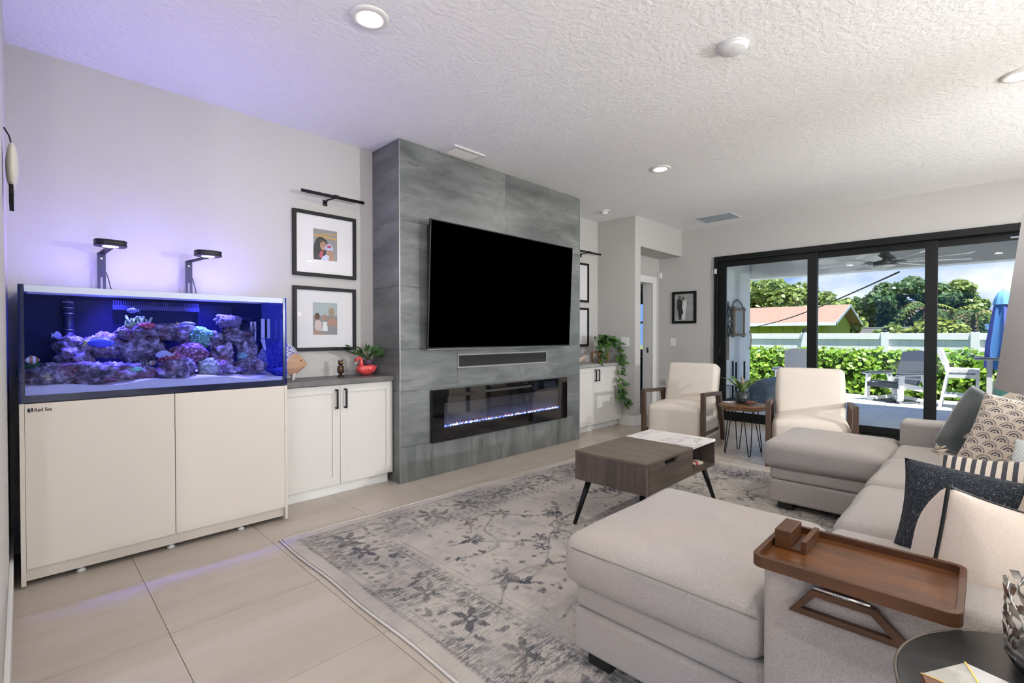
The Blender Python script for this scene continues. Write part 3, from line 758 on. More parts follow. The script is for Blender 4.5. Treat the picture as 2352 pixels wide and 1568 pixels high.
# reef lights on arms
def reef_light(x, label, hx):
    rl = thing('reef_light', label, 'aquarium light', (x, AY1 - .03, ZT1), 'reef lights above the aquarium')
    yb = AY1 - .045; zt = 1.665
    part('arm', MB().ring([(x - .019, ZT1 - .002), (x + .019, ZT1 - .002), (x + .019, zt), (x - .019, zt)], [(x - .005, ZT1 + .02), (x + .005, ZT1 + .02), (x + .005, ZT1 + .10), (x - .005, ZT1 + .10)], yb, yb + .006, 'y'), mat('arm_navy', (.008, .008, .03), .35), rl)
    part('bolt', MB().tube([(x, yb - .006, zt - .03), (x, yb + .001, zt - .03)], .008, 10), M_chrome, rl)
    part('gooseneck', MB().bar((x, yb, zt - .004), (hx, 3.53, zt + .012), .034, .008), M_black, rl, .002)
    hd = []
    for k in range(24):
        a = 2 * PI * k / 24; ca, sa = math.cos(a), math.sin(a)
        hd.append((hx + .072 * math.copysign(abs(ca) ** .6, ca), 3.49 + .062 * math.copysign(abs(sa) ** .6, sa)))
    part('lower_housing', MB().prism(hd, 1.680, 1.694, 'z'), MATS['matte_black'], rl, .002)
    part('heat_sink', MB().prism([(hx + (a - hx) * .96, 3.49 + (b - 3.49) * .96) for a, b in hd], 1.694, 1.699, 'z'), MATS['arm_navy'], rl)
    part('upper_housing', MB().prism(hd, 1.699, 1.712, 'z'), MATS['matte_black'], rl, .003)
    part('led_puck', MB().lathe([(0, -.002), (.034, -.002), (.036, 0)], (hx, 3.49, 1.680), 20), emit('led_blue', (.55, .58, 1), 9), rl, label='glowing blue-white LED puck')
    part('cable', MB().tube([(x + .021, yb + .008, zt - .11), (x + .035, yb + .012, 1.50), (x + .05, yb + .02, ZT1 + .002)], .0025, 6), M_black, rl)
    L = bpy.data.lights.new('reef_lamp', 'SPOT'); L.energy = BLUE_W; L.color = (.27, .23, 1); L.shadow_soft_size = .034; L.spot_size = R(52); L.spot_blend = .5
    lo = bpy.data.objects.new('reef_lamp', L); COL.objects.link(lo); lo.parent = rl; lo.location = Vector((hx, 3.49, 1.672)) - origin_of(rl)
reef_light(.330, 'left reef light on a black arm above the aquarium', .352)
reef_light(.762, 'right reef light on a black arm above the aquarium', .825)
fdr = thing('float_switch', 'small white sensor box clipped to the aquarium rim by the right reef light', 'sensor', (.815, AY1 - .05, ZT1))
part('body', Bx(.785, .825, AY1 - .075, AY1 - .05, ZT1 - .003, ZT1 + .028), M_lid, fdr, .003)

# ================================================================ WALL PICTURES AND PICTURE LIGHTS
def flat(name, pts, y, m, parent, th=.0004):
    return part(name, MB().prism(pts, y - th, y, 'y'), m, parent)
def ell(cx, cz, rx, rz, n=18, a0=0, a1=2 * PI):
    return [(cx + rx * math.cos(a0 + (a1 - a0) * k / n), cz + rz * math.sin(a0 + (a1 - a0) * k / n)) for k in range(n + (0 if a1 - a0 > 6.2 else 1))]
M_mat_ = mat('photo_mat', (.74, .73, .73), .8)
M_pglass = glassy('picture_glass', (1, 1, 1), .05)
def picture(label, x0, x1, z0, z1, yw, photo, fw=.027, glass=True):
    p = thing('framed_picture', label, 'picture', ((x0 + x1) / 2, yw, z0))
    part('frame', MB().ring([(x0, z0), (x1, z0), (x1, z1), (x0, z1)], [(x0 + fw, z0 + fw), (x1 - fw, z0 + fw), (x1 - fw, z1 - fw), (x0 + fw, z1 - fw)], yw - .026, yw - .0005, 'y'), M_black, p, .002)
    part('mount', Bx(x0 + fw, x1 - fw, yw - .012, yw - .008, z0 + fw, z1 - fw), M_mat_, p, label='white mount')
    if photo:
        (a, b, c, d, fn) = photo
        ph = part('photo', Bx(a, b, yw - .0128, yw - .0122, c, d), fn[0], p, label=fn[1])
        for nm, pts, m, k in fn[2]:
            part(nm, MB().prism([(a + (b - a) * u, c + (d - c) * w_) for u, w_ in pts], yw - .0130 - .0003 * k, yw - .0128 - .0003 * (k - 1), 'y'), m, ph)
    if glass: part('glazing', Bx(x0 + fw, x1 - fw, yw - .0195, yw - .0185, z0 + fw, z1 - fw), M_pglass, p)
    return p
m_skin = mat('print_skin', (.42, .24, .17), .8); m_skind = mat('print_skin_dark', (.16, .07, .04), .8)
m_hood = mat('print_hood', (.03, .03, .032), .8); m_cap = mat('print_cap', (.42, .48, .68), .8); m_shirt = mat('print_shirt', (.55, .60, .80), .8)
m_red = mat('print_red', (.45, .06, .10), .8); m_gold = mat('print_gold', (.55, .33, .08), .8); m_pgrey = mat('print_grey', (.28, .27, .26), .8)
m_pink = mat('print_pink', (.62, .50, .46), .8); m_ppale = mat('print_pale', (.72, .74, .72), .8); m_hair = mat('print_hair', (.12, .09, .06), .8)
ph1 = (m_pgrey, 'photo of a person in a dark hood with a child in a pale blue cap', [
    ('light_streak', [(0, .76), (1, .70), (1, .75), (.5, .80), (0, .82)], m_gold, 1),
    ('light_streak', [(.3, .84), (1, .86), (1, .90), (.3, .87)], m_gold, 1),
    ('hood', [(0, 0), (0, .40), (.08, .62), (.20, .74), (.36, .76), (.55, .66), (.62, .52), (.60, .30), (.55, 0)], m_hood, 2),
    ('scarf', [(.22, .12), (.30, .30), (.42, .30), (.36, .05)], m_red, 3),
    ('face', [(u, v_) for u, v_ in ell(.40, .47, .13, .15)], m_skin, 4),
    ('child_sleeve', [(.30, 0), (.36, .10), (.55, .22), (.80, .14), (.84, 0)], m_shirt, 5),
    ('child_arm', [(.62, 0), (.66, .16), (.80, .22), (.88, .10), (.80, 0)], m_skin, 6),
    ('child_face', [(u, v_) for u, v_ in ell(.66, .27, .15, .12)], m_skin, 7),
    ('cap', [(.47, .34), (.48, .46), (.58, .56), (.72, .55), (.80, .46), (.83, .34)], m_cap, 8),
    ('eyes', [(.34, .50), (.38, .51), (.38, .49)], m_hair, 9), ('eyes', [(.44, .52), (.48, .52), (.48, .50)], m_hair, 9),
    ('smile', [(.36, .41), (.41, .385), (.46, .42), (.41, .40)], m_ppale, 9),
    ('hood_shadow', [(.24, .60), (.36, .66), (.52, .62), (.56, .54), (.50, .58), (.38, .60), (.28, .54)], m_hair, 9),
    ('eyes', [(.58, .29), (.63, .30), (.63, .28)], m_hair, 9), ('eyes', [(.70, .29), (.75, .30), (.75, .28)], m_hair, 9),
    ('smile', [(.61, .215), (.67, .195), (.73, .215), (.67, .207)], m_red, 9),
    ('cap_badge', [(.56, .42), (.58, .50), (.72, .50), (.74, .42)], m_red, 9)])
picture('black-framed photo of a hooded person and capped child under the left picture light', 1.434, 1.943, 1.642, 2.143, YA, (1.592, 1.784, 1.776, 2.016, ph1))
ph2 = (m_pgrey, 'photo of an adult holding a toddler on a bright day', [
    ('sky', [(0, .6), (1, .6), (1, 1), (0, 1)], mat('print_sky', (.40, .46, .46), .8), 1),
    ('adult', [(.02, 0), (.05, .16), (.25, .05), (.50, .04), (.45, 0)], m_skin, 5),
    ('toddler_top', [(.06, .22), (.08, .42), (.22, .46), (.34, .40), (.34, .12), (.14, .14)], m_pink, 2),
    ('toddler_face', [(u, v_) for u, v_ in ell(.17, .56, .10, .09)], m_skind, 3),
    ('eyes', [(.12, .565), (.15, .57), (.15, .555)], m_hood, 4), ('eyes', [(.19, .565), (.22, .57), (.22, .555)], m_hood, 4),
    ('eyes', [(.43, .555), (.46, .56), (.46, .545)], m_hood, 4), ('eyes', [(.50, .555), (.53, .56), (.53, .545)], m_hood, 4),
    ('toddler_hair', [(u, v_) for u, v_ in ell(.17, .60, .10, .08, 12, 0, PI)], m_hair, 4),
    ('person_head', [(u, v_) for u, v_ in ell(.48, .54, .09, .10)], m_skin, 2),
    ('person_shirt', [(.36, .12), (.40, .40), (.58, .40), (.60, .12)], m_ppale, 3),
    ('second_head', [(u, v_) for u, v_ in ell(.76, .72, .13, .14)], mat('print_fair', (.36, .27, .17), .8), 2),
    ('second_shoulder', [(.55, .30), (.62, .48), (.80, .54), (.98, .46), (1, .30)], m_skin, 3)])
picture('black-framed family photo directly above the owl and flamingo ornaments', 1.434, 1.940, 1.064, 1.563, YA, (1.586, 1.782, 1.190, 1.442, ph2))
ph3 = (m_pgrey, 'small dark photo', [('figure', [(.3, 0), (.4, .7), (.6, .7), (.7, 0)], m_hood, 1)])
picture('upper black-framed picture in the far alcove, half hidden by the tiled wall', 4.86, 5.365, 1.627, 2.145, YB, (4.97, 5.135, 1.77, 2.02, ph3))
picture('lower black-framed picture in the far alcove behind the trailing plant', 4.86, 5.365, 1.040, 1.552, YB, (4.97, 5.135, 1.18, 1.43, (m_pgrey, 'small grey photo', [])))
def picture_light(label, x0, x1, xb, yw, z):
    p = thing('picture_light', label, 'picture light', (xb, yw, z))
    y = yw - .11
    part('tube', MB().tube([(x0, y, z), (x1, y, z)], .012, 14), M_black, p)
    part('clip', Bx(xb - .004 + .03, xb + .055, y - .014, y + .014, z - .004, z + .015), M_black, p)
    part('arm', MB().tube([(xb, yw - .004, z - .03), (xb + .01, yw - .03, z - .012), (xb + .035, y + .008, z - .006)], .006, 8), M_black, p)
    pl = part('wall_plate', Bx(xb - .018, xb + .018, yw - .006, yw - .0005, z - .055, z - .01), M_black, p, .001)
    for dz in (-.045, -.02):
        part('screw', MB().tube([(xb - .008, yw - .0075, z + dz), (xb - .008, yw - .006, z + dz)], .003, 8), M_steel, pl)
picture_light('black tube picture light over the two photos beside the aquarium', 1.463, 1.965, 1.69, YA, 2.262)
picture_light('black tube picture light in the far alcove', 5.0, 5.51, 5.2, YB, 2.275)
# small picture on the sliding-door wall
pb = thing('framed_picture', 'small black-framed black-and-white photo of a couple beside the sliding door', 'picture', (XB, 3.22, 1.363))
def fx(nm, pts, d, m, par, th=.0006):
    return part(nm, MB().prism(pts, XB - d, XB - d + th, 'x'), m, par)
a, b, c, d = 3.034, 3.406, 1.363, 1.838
part('frame', MB().ring([(a, c), (b, c), (b, d), (a, d)], [(a + .038, c + .038), (b - .038, c + .038), (b - .038, d - .038), (a + .038, d - .038)], XB - .024, XB - .0005, 'x'), M_black, pb, .003)
ph = part('photo', Bx(XB - .012, XB - .008, a + .038, b - .038, c + .038, d - .038), mat('bw_paper', (.32, .32, .31), .7, var=((1, 1, 1), 9, (.42, .42, .41), .4, .6)), pb, label='black-and-white photo')
part('glazing', Bx(XB - .0185, XB - .0175, a + .038, b - .038, c + .038, d - .038), M_pglass, pb)
fx('figure', [(3.30, 1.42), (3.31, 1.52), (3.33, 1.60), (3.33, 1.72), (3.29, 1.74), (3.25, 1.70), (3.25, 1.60), (3.23, 1.52), (3.26, 1.48), (3.26, 1.42)], .0135, m_hood, ph)
fx('figure', [(3.25, 1.42), (3.25, 1.50), (3.26, 1.58), (3.23, 1.70), (3.19, 1.71), (3.18, 1.62), (3.20, 1.52), (3.20, 1.42)], .0130, m_ppale, ph)
fx('head', [(3.29 + .022 * math.cos(q), 1.755 + .028 * math.sin(q)) for q in np.linspace(0, 2 * PI, 13)[:-1]], .0145, m_hair, ph)
fx('head', [(3.235 + .020 * math.cos(q), 1.735 + .026 * math.sin(q)) for q in np.linspace(0, 2 * PI, 13)[:-1]], .0140, m_hair, ph)
# switches, sensor, outlets
sw = thing('light_switch', 'white rocker light switch on the wall under the small photo', 'switch', (XB, 3.396, 1.02))
part('plate', Bx(XB - .006, XB - .0005, 3.356, 3.436, 1.022, 1.145), M_lid, sw, .002)
part('rocker', Bx(XB - .009, XB - .0062, 3.379, 3.413, 1.05, 1.117), M_lid, sw, .001)
ms = thing('motion_sensor', 'small white motion sensor in the corner of the doorway recess', 'sensor', (XB - .03, 3.60, 2.05))
part('body', MB().prism([(3.575, 2.055), (3.625, 2.055), (3.625, 2.15), (3.575, 2.15)], XB - .05, XB - .001, 'x'), M_lid, ms, .006)
part('lens', Bx(XB - .053, XB - .0505, 3.582, 3.618, 2.065, 2.10), M_white, ms)
ol = thing('wall_outlet', 'white outlet plate on the wall stub behind the trailing plant', 'outlet', (5.60, 3.40, 1.06))
part('plate', Bx(5.594, 5.5995, 3.355, 3.475, 1.045, 1.16), M_lid, ol, .002)
part('socket', Bx(5.592, 5.5938, 3.37, 3.405, 1.06, 1.145), M_white, ol, .001)
ol = thing('wall_outlet', 'white plug-in device on the wall low behind the far armchair', 'outlet', (XB, 3.47, .45))
part('plate', Bx(XB - .006, XB - .0005, 3.43, 3.51, .40, .52), M_lid, ol, .002)
part('plug', Bx(XB - .05, XB - .0065, 3.445, 3.495, .43, .51), M_lid, ol, .008)
# carved fish hanging on the short wall at the left edge
wf = thing('wall_ornament', 'white and black carved fish ornament hanging on the wall at the left edge', 'ornament', (-.03, 3.0, 1.95))
part('body', MB().ball((-.022, 2.93, 1.895), (.02, .075, .10), 16, 12), mat('fish_cream', (.62, .60, .50), .5), wf)
part('fin', MB().prism([(2.97, 1.90), (3.03, 1.87), (3.05, 1.80), (3.02, 1.79), (2.98, 1.84)], -.030, -.018, 'x'), M_black, wf)
part('tail', MB().prism([(2.88, 1.81), (2.95, 1.80), (3.00, 1.72), (2.94, 1.75), (2.90, 1.73), (2.87, 1.77)], -.032, -.018, 'x'), M_black, wf)
part('hanger', MB().tube([(-.045, 2.92, 2.05), (-.03, 2.92, 2.02), (-.022, 2.92, 1.98)], .003, 6), M_black, wf)

# ================================================================ LAMPS BEHIND THE CAMERA: CHANDELIER, ADDED PENDANTS
def hanging_lamp(name, label, x, y, z, bulbs, r, k_=1.0):
    c = thing(name, label, 'lamp', (x, y, H))
    part('canopy', MB().lathe([(.06, -.03), (.06, -.0005)], (x, y, H), 20), M_black, c)
    part('rod', MB().tube([(x, y, H - .02), (x, y, z + .12)], .007, 8), M_black, c)
    part('ring', MB().tube([(x + r * math.cos(a), y + r * math.sin(a), z + .12) for a in np.linspace(0, 2 * PI, 33)[:-1]], .010, 6, True), M_black, c)
    for k in range(bulbs):
        a = 2 * PI * k / bulbs
        p = Vector((x + r * math.cos(a), y + r * math.sin(a), z))
        part('arm', MB().tube([(x, y, z + .13), p + Vector((0, 0, .12)), p + Vector((0, 0, .05))], .006, 6), M_black, c)
        part('bulb', MB().ball(p, .04, 12, 8), emit('bulb_glow', (1, .88, .7), 6), c)
    L = bpy.data.lights.new(name + '_lamp', 'POINT'); L.energy = CHAND_W * k_; L.color = (.93, .965, 1); L.shadow_soft_size = .06
    lo = bpy.data.objects.new(name + '_lamp', L); COL.objects.link(lo); lo.parent = c; lo.location = (0, 0, z - .12 - H)
hanging_lamp('dining_chandelier', 'ring chandelier over the dining area behind the sofa', 3.9, -3.3, 1.65, 8, .38, 2.6)
hanging_lamp('added_pendant', 'added unseen pendant lamp behind the camera, brightening the ceiling', -2.4, -2.6, 1.80, 4, .18, .65)  # both pendants are added out of view to brighten the ceiling
hanging_lamp('added_pendant', 'second added unseen pendant lamp behind the camera, brightening the ceiling', -.6, -3.6, 1.80, 4, .18, .65)

# ================================================================ RUG (woven pattern as a mask on a fine grid, wear in the material)
def rug():
    x0, x1, y0 = 1.036, 4.555, .36
    nx, ny = 420, 300
    U, V = np.meshgrid(np.linspace(0, 1, nx), np.linspace(0, 1, ny))
    X = x0 + (x1 - x0) * U
    ytop = 2.887 - .037 * (X - x0)
    Y = y0 + (ytop - y0) * V
    W, D = 3.52, 2.46
    px, py = U * W, V * D                      # pattern space, metres
    e = np.minimum(np.minimum(px, W - px), np.minimum(py, D - py))
    m = np.zeros_like(px)
    r_ = np.random.default_rng(5)
    # border guard lines
    for c, wd, s in ((.075, .006, .5), (.115, .006, .35), (.40, .007, .6), (.44, .006, .4), (.47, .004, .4)):
        m = np.maximum(m, s * np.clip(1.4 - np.abs(e - c) / wd, 0, 1))
    # dashes along the guards
    q = np.where((px < .5) | (px > W - .5), py, px)
    for c, ph in ((.145, 0), (.37, .5), (.425, .2)):
        m = np.maximum(m, .75 * (np.abs(e - c) < .011) * (np.abs(((q / .055 + ph + e * 9) % 1) - .5) < .22))
    def leaf(cx, cy, a, L, w, s):
        nonlocal m
        sl = (np.abs(px - cx) < L) & (np.abs(py - cy) < L)
        if not sl.any(): return
        dx, dy = px[sl] - cx, py[sl] - cy
        u = dx * math.cos(a) + dy * math.sin(a); v = -dx * math.sin(a) + dy * math.cos(a)
        v = v - .25 * u * u / max(L, .01)
        d = np.abs(v) / (w * np.clip(1 - (u / L * 1.9) ** 2, 1e-3, 1) ** .8)
        m[sl] = np.maximum(m[sl], s * ((d < 1) & (np.abs(u) < L * .52)))
    def rosette(cx, cy, rad, s, n=6):
        for k in range(n):
            a = 2 * PI * k / n + cx * 7
            leaf(cx + rad * .55 * math.cos(a), cy + rad * .55 * math.sin(a), a, rad * .75, rad * .17, s)
        sl = (np.abs(px - cx) < rad) & (np.abs(py - cy) < rad)
        rr = np.hypot(px[sl] - cx, py[sl] - cy)
        m[sl] = np.maximum(m[sl], s * (np.abs(rr - rad * .2) < rad * .09))
    def curve(pts, w, s):
        nonlocal m
        for (ax, ay), (bx, by) in zip(pts[:-1], pts[1:]):
            lo_x, hi_x = min(ax, bx) - w * 2, max(ax, bx) + w * 2; lo_y, hi_y = min(ay, by) - w * 2, max(ay, by) + w * 2
            sl = (px > lo_x) & (px < hi_x) & (py > lo_y) & (py < hi_y)
            if not sl.any(): continue
            t_ = np.clip(((px[sl] - ax) * (bx - ax) + (py[sl] - ay) * (by - ay)) / ((bx - ax) ** 2 + (by - ay) ** 2 + 1e-9), 0, 1)
            d = np.hypot(px[sl] - ax - t_ * (bx - ax), py[sl] - ay - t_ * (by - ay))
            m[sl] = np.maximum(m[sl], s * (d < w))
    # border rosettes and leaves
    k = 0
    for s_ in np.arange(.26, W - .2, .29):
        for cy in (.26, D - .26):
            rosette(s_, cy, .10 + .02 * (k % 2), .85); k += 1
            for j in range(4): leaf(s_ + .145 + r_.uniform(-.04, .04), cy + r_.uniform(-.1, .1), r_.uniform(0, 6), r_.uniform(.04, .09), .012, .8)
    for s_ in np.arange(.55, D - .4, .29):
        for cx in (.26, W - .26):
            rosette(cx, s_, .10 + .02 * (k % 2), .85); k += 1
            for j in range(4): leaf(cx + r_.uniform(-.1, .1), s_ + .145 + r_.uniform(-.04, .04), r_.uniform(0, 6), r_.uniform(.04, .09), .012, .8)
    # field: scrolling vines with leaves and flowers, central medallion
    cx0, cy0 = W / 2, D / 2
    for sgnx in (-1, 1):
        for sgny in (-1, 1):
            for base in range(3):
                pts = []
                for t_ in np.linspace(0, 1, 26):
                    ux = .18 + t_ * (1.15 - .2 * base); uy = .12 + .25 * base + .16 * math.sin(t_ * 6.2 + base * 1.7)
                    pts.append((cx0 + sgnx * ux, cy0 + sgny * uy * .95))
                curve(pts, .0045, .75)
                for j in range(1, 25, 2):
                    p_ = pts[j]; a = r_.uniform(0, 6.28)
                    leaf(p_[0] + .03 * math.cos(a), p_[1] + .03 * math.sin(a), a, r_.uniform(.05, .12), r_.uniform(.010, .02), r_.uniform(.6, 1))
                for j in (5, 13, 21): rosette(pts[j][0], pts[j][1] + .05, r_.uniform(.05, .085), .9, 5)
    for k in range(480):
        leaf(r_.uniform(.5, W - .5), r_.uniform(.5, D - .5), r_.uniform(0, 6.28), r_.uniform(.022, .06), r_.uniform(.007, .014), r_.uniform(.5, 1))
    # medallion outline
    ang = np.linspace(0, 2 * PI, 90)
    curve([(cx0 + .62 * math.cos(a) * (1 + .10 * math.cos(8 * a)), cy0 + .42 * math.sin(a) * (1 + .10 * math.cos(8 * a))) for a in ang], .007, .8)
    corner = []
    for a in np.linspace(0, PI / 2, 30): corner.append((.5 + .55 * math.cos(a) * (1 + .12 * math.cos(6 * a)), .5 + .42 * math.sin(a) * (1 + .12 * math.cos(6 * a))))
    for fx_ in (0, 1):
        for fy_ in (0, 1):
            curve([((W - a) if fx_ else a, (D - b) if fy_ else b) for a, b in corner], .006, .8)
    border = np.clip((.44 - e) / .05, 0, 1) * (e > .06)
    wav = .004 * np.sin(Y * 9) * (U < .02) + .003 * np.sin(X * 7) * (V > .98)
    Zs = .010 + .0015 * np.sin(X * 3 + Y * 2)
    vs = np.stack([X + wav, Y + wav, Zs], -1).reshape(-1, 3)
    me = bpy.data.meshes.new('pile')
    idx = np.arange(nx * ny).reshape(ny, nx)
    qd = np.stack([idx[:-1, :-1], idx[:-1, 1:], idx[1:, 1:], idx[1:, :-1]], -1).reshape(-1, 4)
    me.vertices.add(len(vs)); me.vertices.foreach_set('co', vs.ravel())
    me.loops.add(qd.size); me.loops.foreach_set('vertex_index', qd.ravel())
    me.polygons.add(len(qd)); me.polygons.foreach_set('loop_start', np.arange(0, qd.size, 4)); me.polygons.foreach_set('loop_total', np.full(len(qd), 4))
    me.update(); me.validate()
    at = me.attributes.new('motif', 'FLOAT', 'POINT'); at.data.foreach_set('value', m.ravel().astype(np.float32))
    at = me.attributes.new('border', 'FLOAT', 'POINT'); at.data.foreach_set('value', border.ravel().astype(np.float32))
    mt = mat('rug_pile', (.5, .46, .43), .97, spec=.1)
    t = NT(mt)
    A = t.n('Attribute', attribute_name='motif').outputs['Fac']; Bd = t.n('Attribute', attribute_name='border').outputs['Fac']
    v = t.co()
    worn = t.noise(v, 3.6, 6, .65)                    # big worn patches
    fine = t.noise(t.co((1, 3.2, 1)), 42, 5, .75)      # broken-up weave, streaked along the length
    streak = t.noise(t.co((2.2, 14, 1)), 7, 6, .7)
    base = t.ramp(t.noise(v, 1.7, 4, .6), (.35, (.40, .36, .335)), (.55, (.50, .455, .415)), (.75, (.56, .51, .45)))
    base = t.mix(t.ramp(worn, (.52, 0), (.68, .5)), base, (.31, .295, .30))
    pat_ = t.math('MULTIPLY', t.ramp(t.noise(v, 2.1, 5, .7, .8), (.50, 0), (.64, 1)), t.ramp(t.math('MULTIPLY_ADD', fine, .6, t.math('MULTIPLY', streak, .5)), (.46, 0), (.62, .9)))
    pat_ = t.math('MULTIPLY', pat_, t.math('MULTIPLY_ADD', Bd, .6, .30))
    base = t.mix(pat_, base, (.10, .11, .145))
    ink = t.ramp(t.noise(v, 5, 3), (.38, (.022, .030, .055)), (.55, (.050, .058, .072)), (.70, (.10, .075, .060)))
    brk = t.ramp(t.math('MULTIPLY_ADD', worn, .9, t.math('MULTIPLY', fine, .7)), (.70, 1), (.95, 0))
    keep = t.math('MULTIPLY', A, brk)
    bsp = t.math('MULTIPLY', t.ramp(t.math('MULTIPLY_ADD', streak, .6, t.math('MULTIPLY', fine, .5)), (.50, 0), (.62, .8)), t.math('MULTIPLY_ADD', Bd, .95, .10))
    bsp = t.math('MULTIPLY', bsp, t.ramp(t.noise(v, 2.6, 3), (.42, .1), (.58, 1)))
    c = t.mix(bsp, base, t.mix(.25, ink, (.10, .11, .15)))
    c = t.mix(keep, c, ink)
    t.l(c, t.b.inputs['Base Color'])
    t.bump(t.noise(v, 300, 2, .6), .4, .004)
    rg = thing('area_rug', 'faded grey and cream oriental area rug under the coffee table and sofa', 'rug', (2.8, 1.6, 0))
    me.transform(Matrix.Translation((-2.8, -1.6, 0)))
    part('pile', me, mt, rg, label='distressed floral pile')
    bnd = [(x0 - .006 + .004 * math.sin(9 * yy), yy, .006) for yy in np.linspace(y0, 2.887, 40)]
    bnd += [(xx, 2.889 - .037 * (xx - x0) + .003 * math.sin(7 * xx), .006) for xx in np.linspace(x0, x1, 40)]
    bnd += [(x1 + .006, yy, .006) for yy in np.linspace(2.757, y0, 20)]
    part('binding', MB().tube(bnd, .0062, 6), mat('rug_binding', (.60, .56, .52), .9), rg, label='cream bound edge')
    part('backing', MB().prism([(x0, y0), (x1, y0), (x1, 2.755), (x0, 2.885)], .0008, .0055, 'z'), mat('rug_backing', (.35, .32, .29), .9), rg)
rug()

# ================================================================ COFFEE TABLE
TX0, TX1, TY0, TY1, TZ0, TZ1, TS_ = 2.452, 3.405, 1.355, 1.852, .278, .460, 3.045
ctb = thing('coffee_table', 'grey wood lift-top coffee table with a marble-look end and black splayed legs', 'coffee table', (2.93, 1.6, 0))
part('end_panel', Bx(TX0, TX0 + .018, TY0, TY1, TZ0, TZ1 - .0165), M_gwoodz, ctb, .001)
part('end_panel', Bx(TX1 - .018, TX1, TY0, TY1, TZ0, TZ1 - .0165), M_gwoodz, ctb, .001)
part('bottom_panel', Bx(TX0 + .0185, TX1 - .0185, TY0, TY1, TZ0, TZ0 + .016), M_gwood, ctb)
part('divider', Bx(TS_ - .008, TS_ + .008, TY0 + .002, TY1, TZ0 + .0165, TZ1 - .017), M_gwoodz, ctb)
part('back_panel', Bx(TX0 + .0185, TX1 - .0185, TY1 - .014, TY1, TZ0 + .0165, TZ1 - .017), M_gwood, ctb)
part('lift_top', Bx(TX0 - .001, TS_ - .001, TY0 - .002, TY1 + .001, TZ1 - .016, TZ1), M_gwoody, ctb, .001, label='grey wood lift-up top')
part('marble_top', Bx(TS_ + .0005, TX1 + .001, TY0 - .002, TY1 + .001, TZ1 - .016, TZ1), M_marble, ctb, .001, label='white marble-look top')
# drawer front with a cut finger notch
dx0, dx1, dz0, dz1 = TX0 + .020, TS_ - .009, TZ0 + .002, TZ1 - .0185
part('drawer_front', MB().prism([(dx0, dz0), (dx1, dz0), (dx1, dz1), (2.835, dz1), (2.81, dz1 - .030), (2.68, dz1 - .030), (2.655, dz1), (dx0, dz1)], TY0 - .001, TY0 + .016, 'y'), M_gwood, ctb)
part('notch_shade', Bx(2.64, 2.85, TY0 + .02, TY0 + .03, dz1 - .05, dz1), M_black, ctb, label='black sheet as shade behind the finger notch')  # black sheet stands in for the shade inside the notch
for sx_, sy_ in ((0, 0), (0, 1), (1, 0), (1, 1)):
    xa = (TX0 + .07, TX1 - .07)[sx_]; ya = (TY0 + .06, TY1 - .06)[sy_]
    xb = (TX0 - .045, TX1 + .045)[sx_]; yb = (TY0 + .02, TY1 - .03)[sy_]
    part('leg', MB().tube([(xa, ya, TZ0 - .0005), (xb, yb, .013)], [.019, .012], 14), M_black, ctb)
rm = thing('remote_control', 'black remote control on the coffee table shelf', 'remote', (3.14, 1.47, TZ0 + .0165))
part('body', MB().bar((3.10, 1.50, TZ0 + .026), (3.20, 1.42, TZ0 + .026), .045, .016), M_black, rm, .003)
part('keypad', MB().bar((3.11, 1.49, TZ0 + .035), (3.19, 1.43, TZ0 + .035), .03, .002), M_steel, rm)
bk = thing('card_pack', 'small red and white packet on the coffee table shelf', 'packet', (3.26, 1.44, TZ0 + .0165))
part('box', MB().bar((3.21, 1.46, TZ0 + .027), (3.31, 1.42, TZ0 + .027), .06, .018), mat('packet_cream', (.65, .55, .45), .6), bk, .002)
part('band', MB().bar((3.245, 1.446, TZ0 + .028), (3.265, 1.438, TZ0 + .028), .061, .019), m_red, bk)

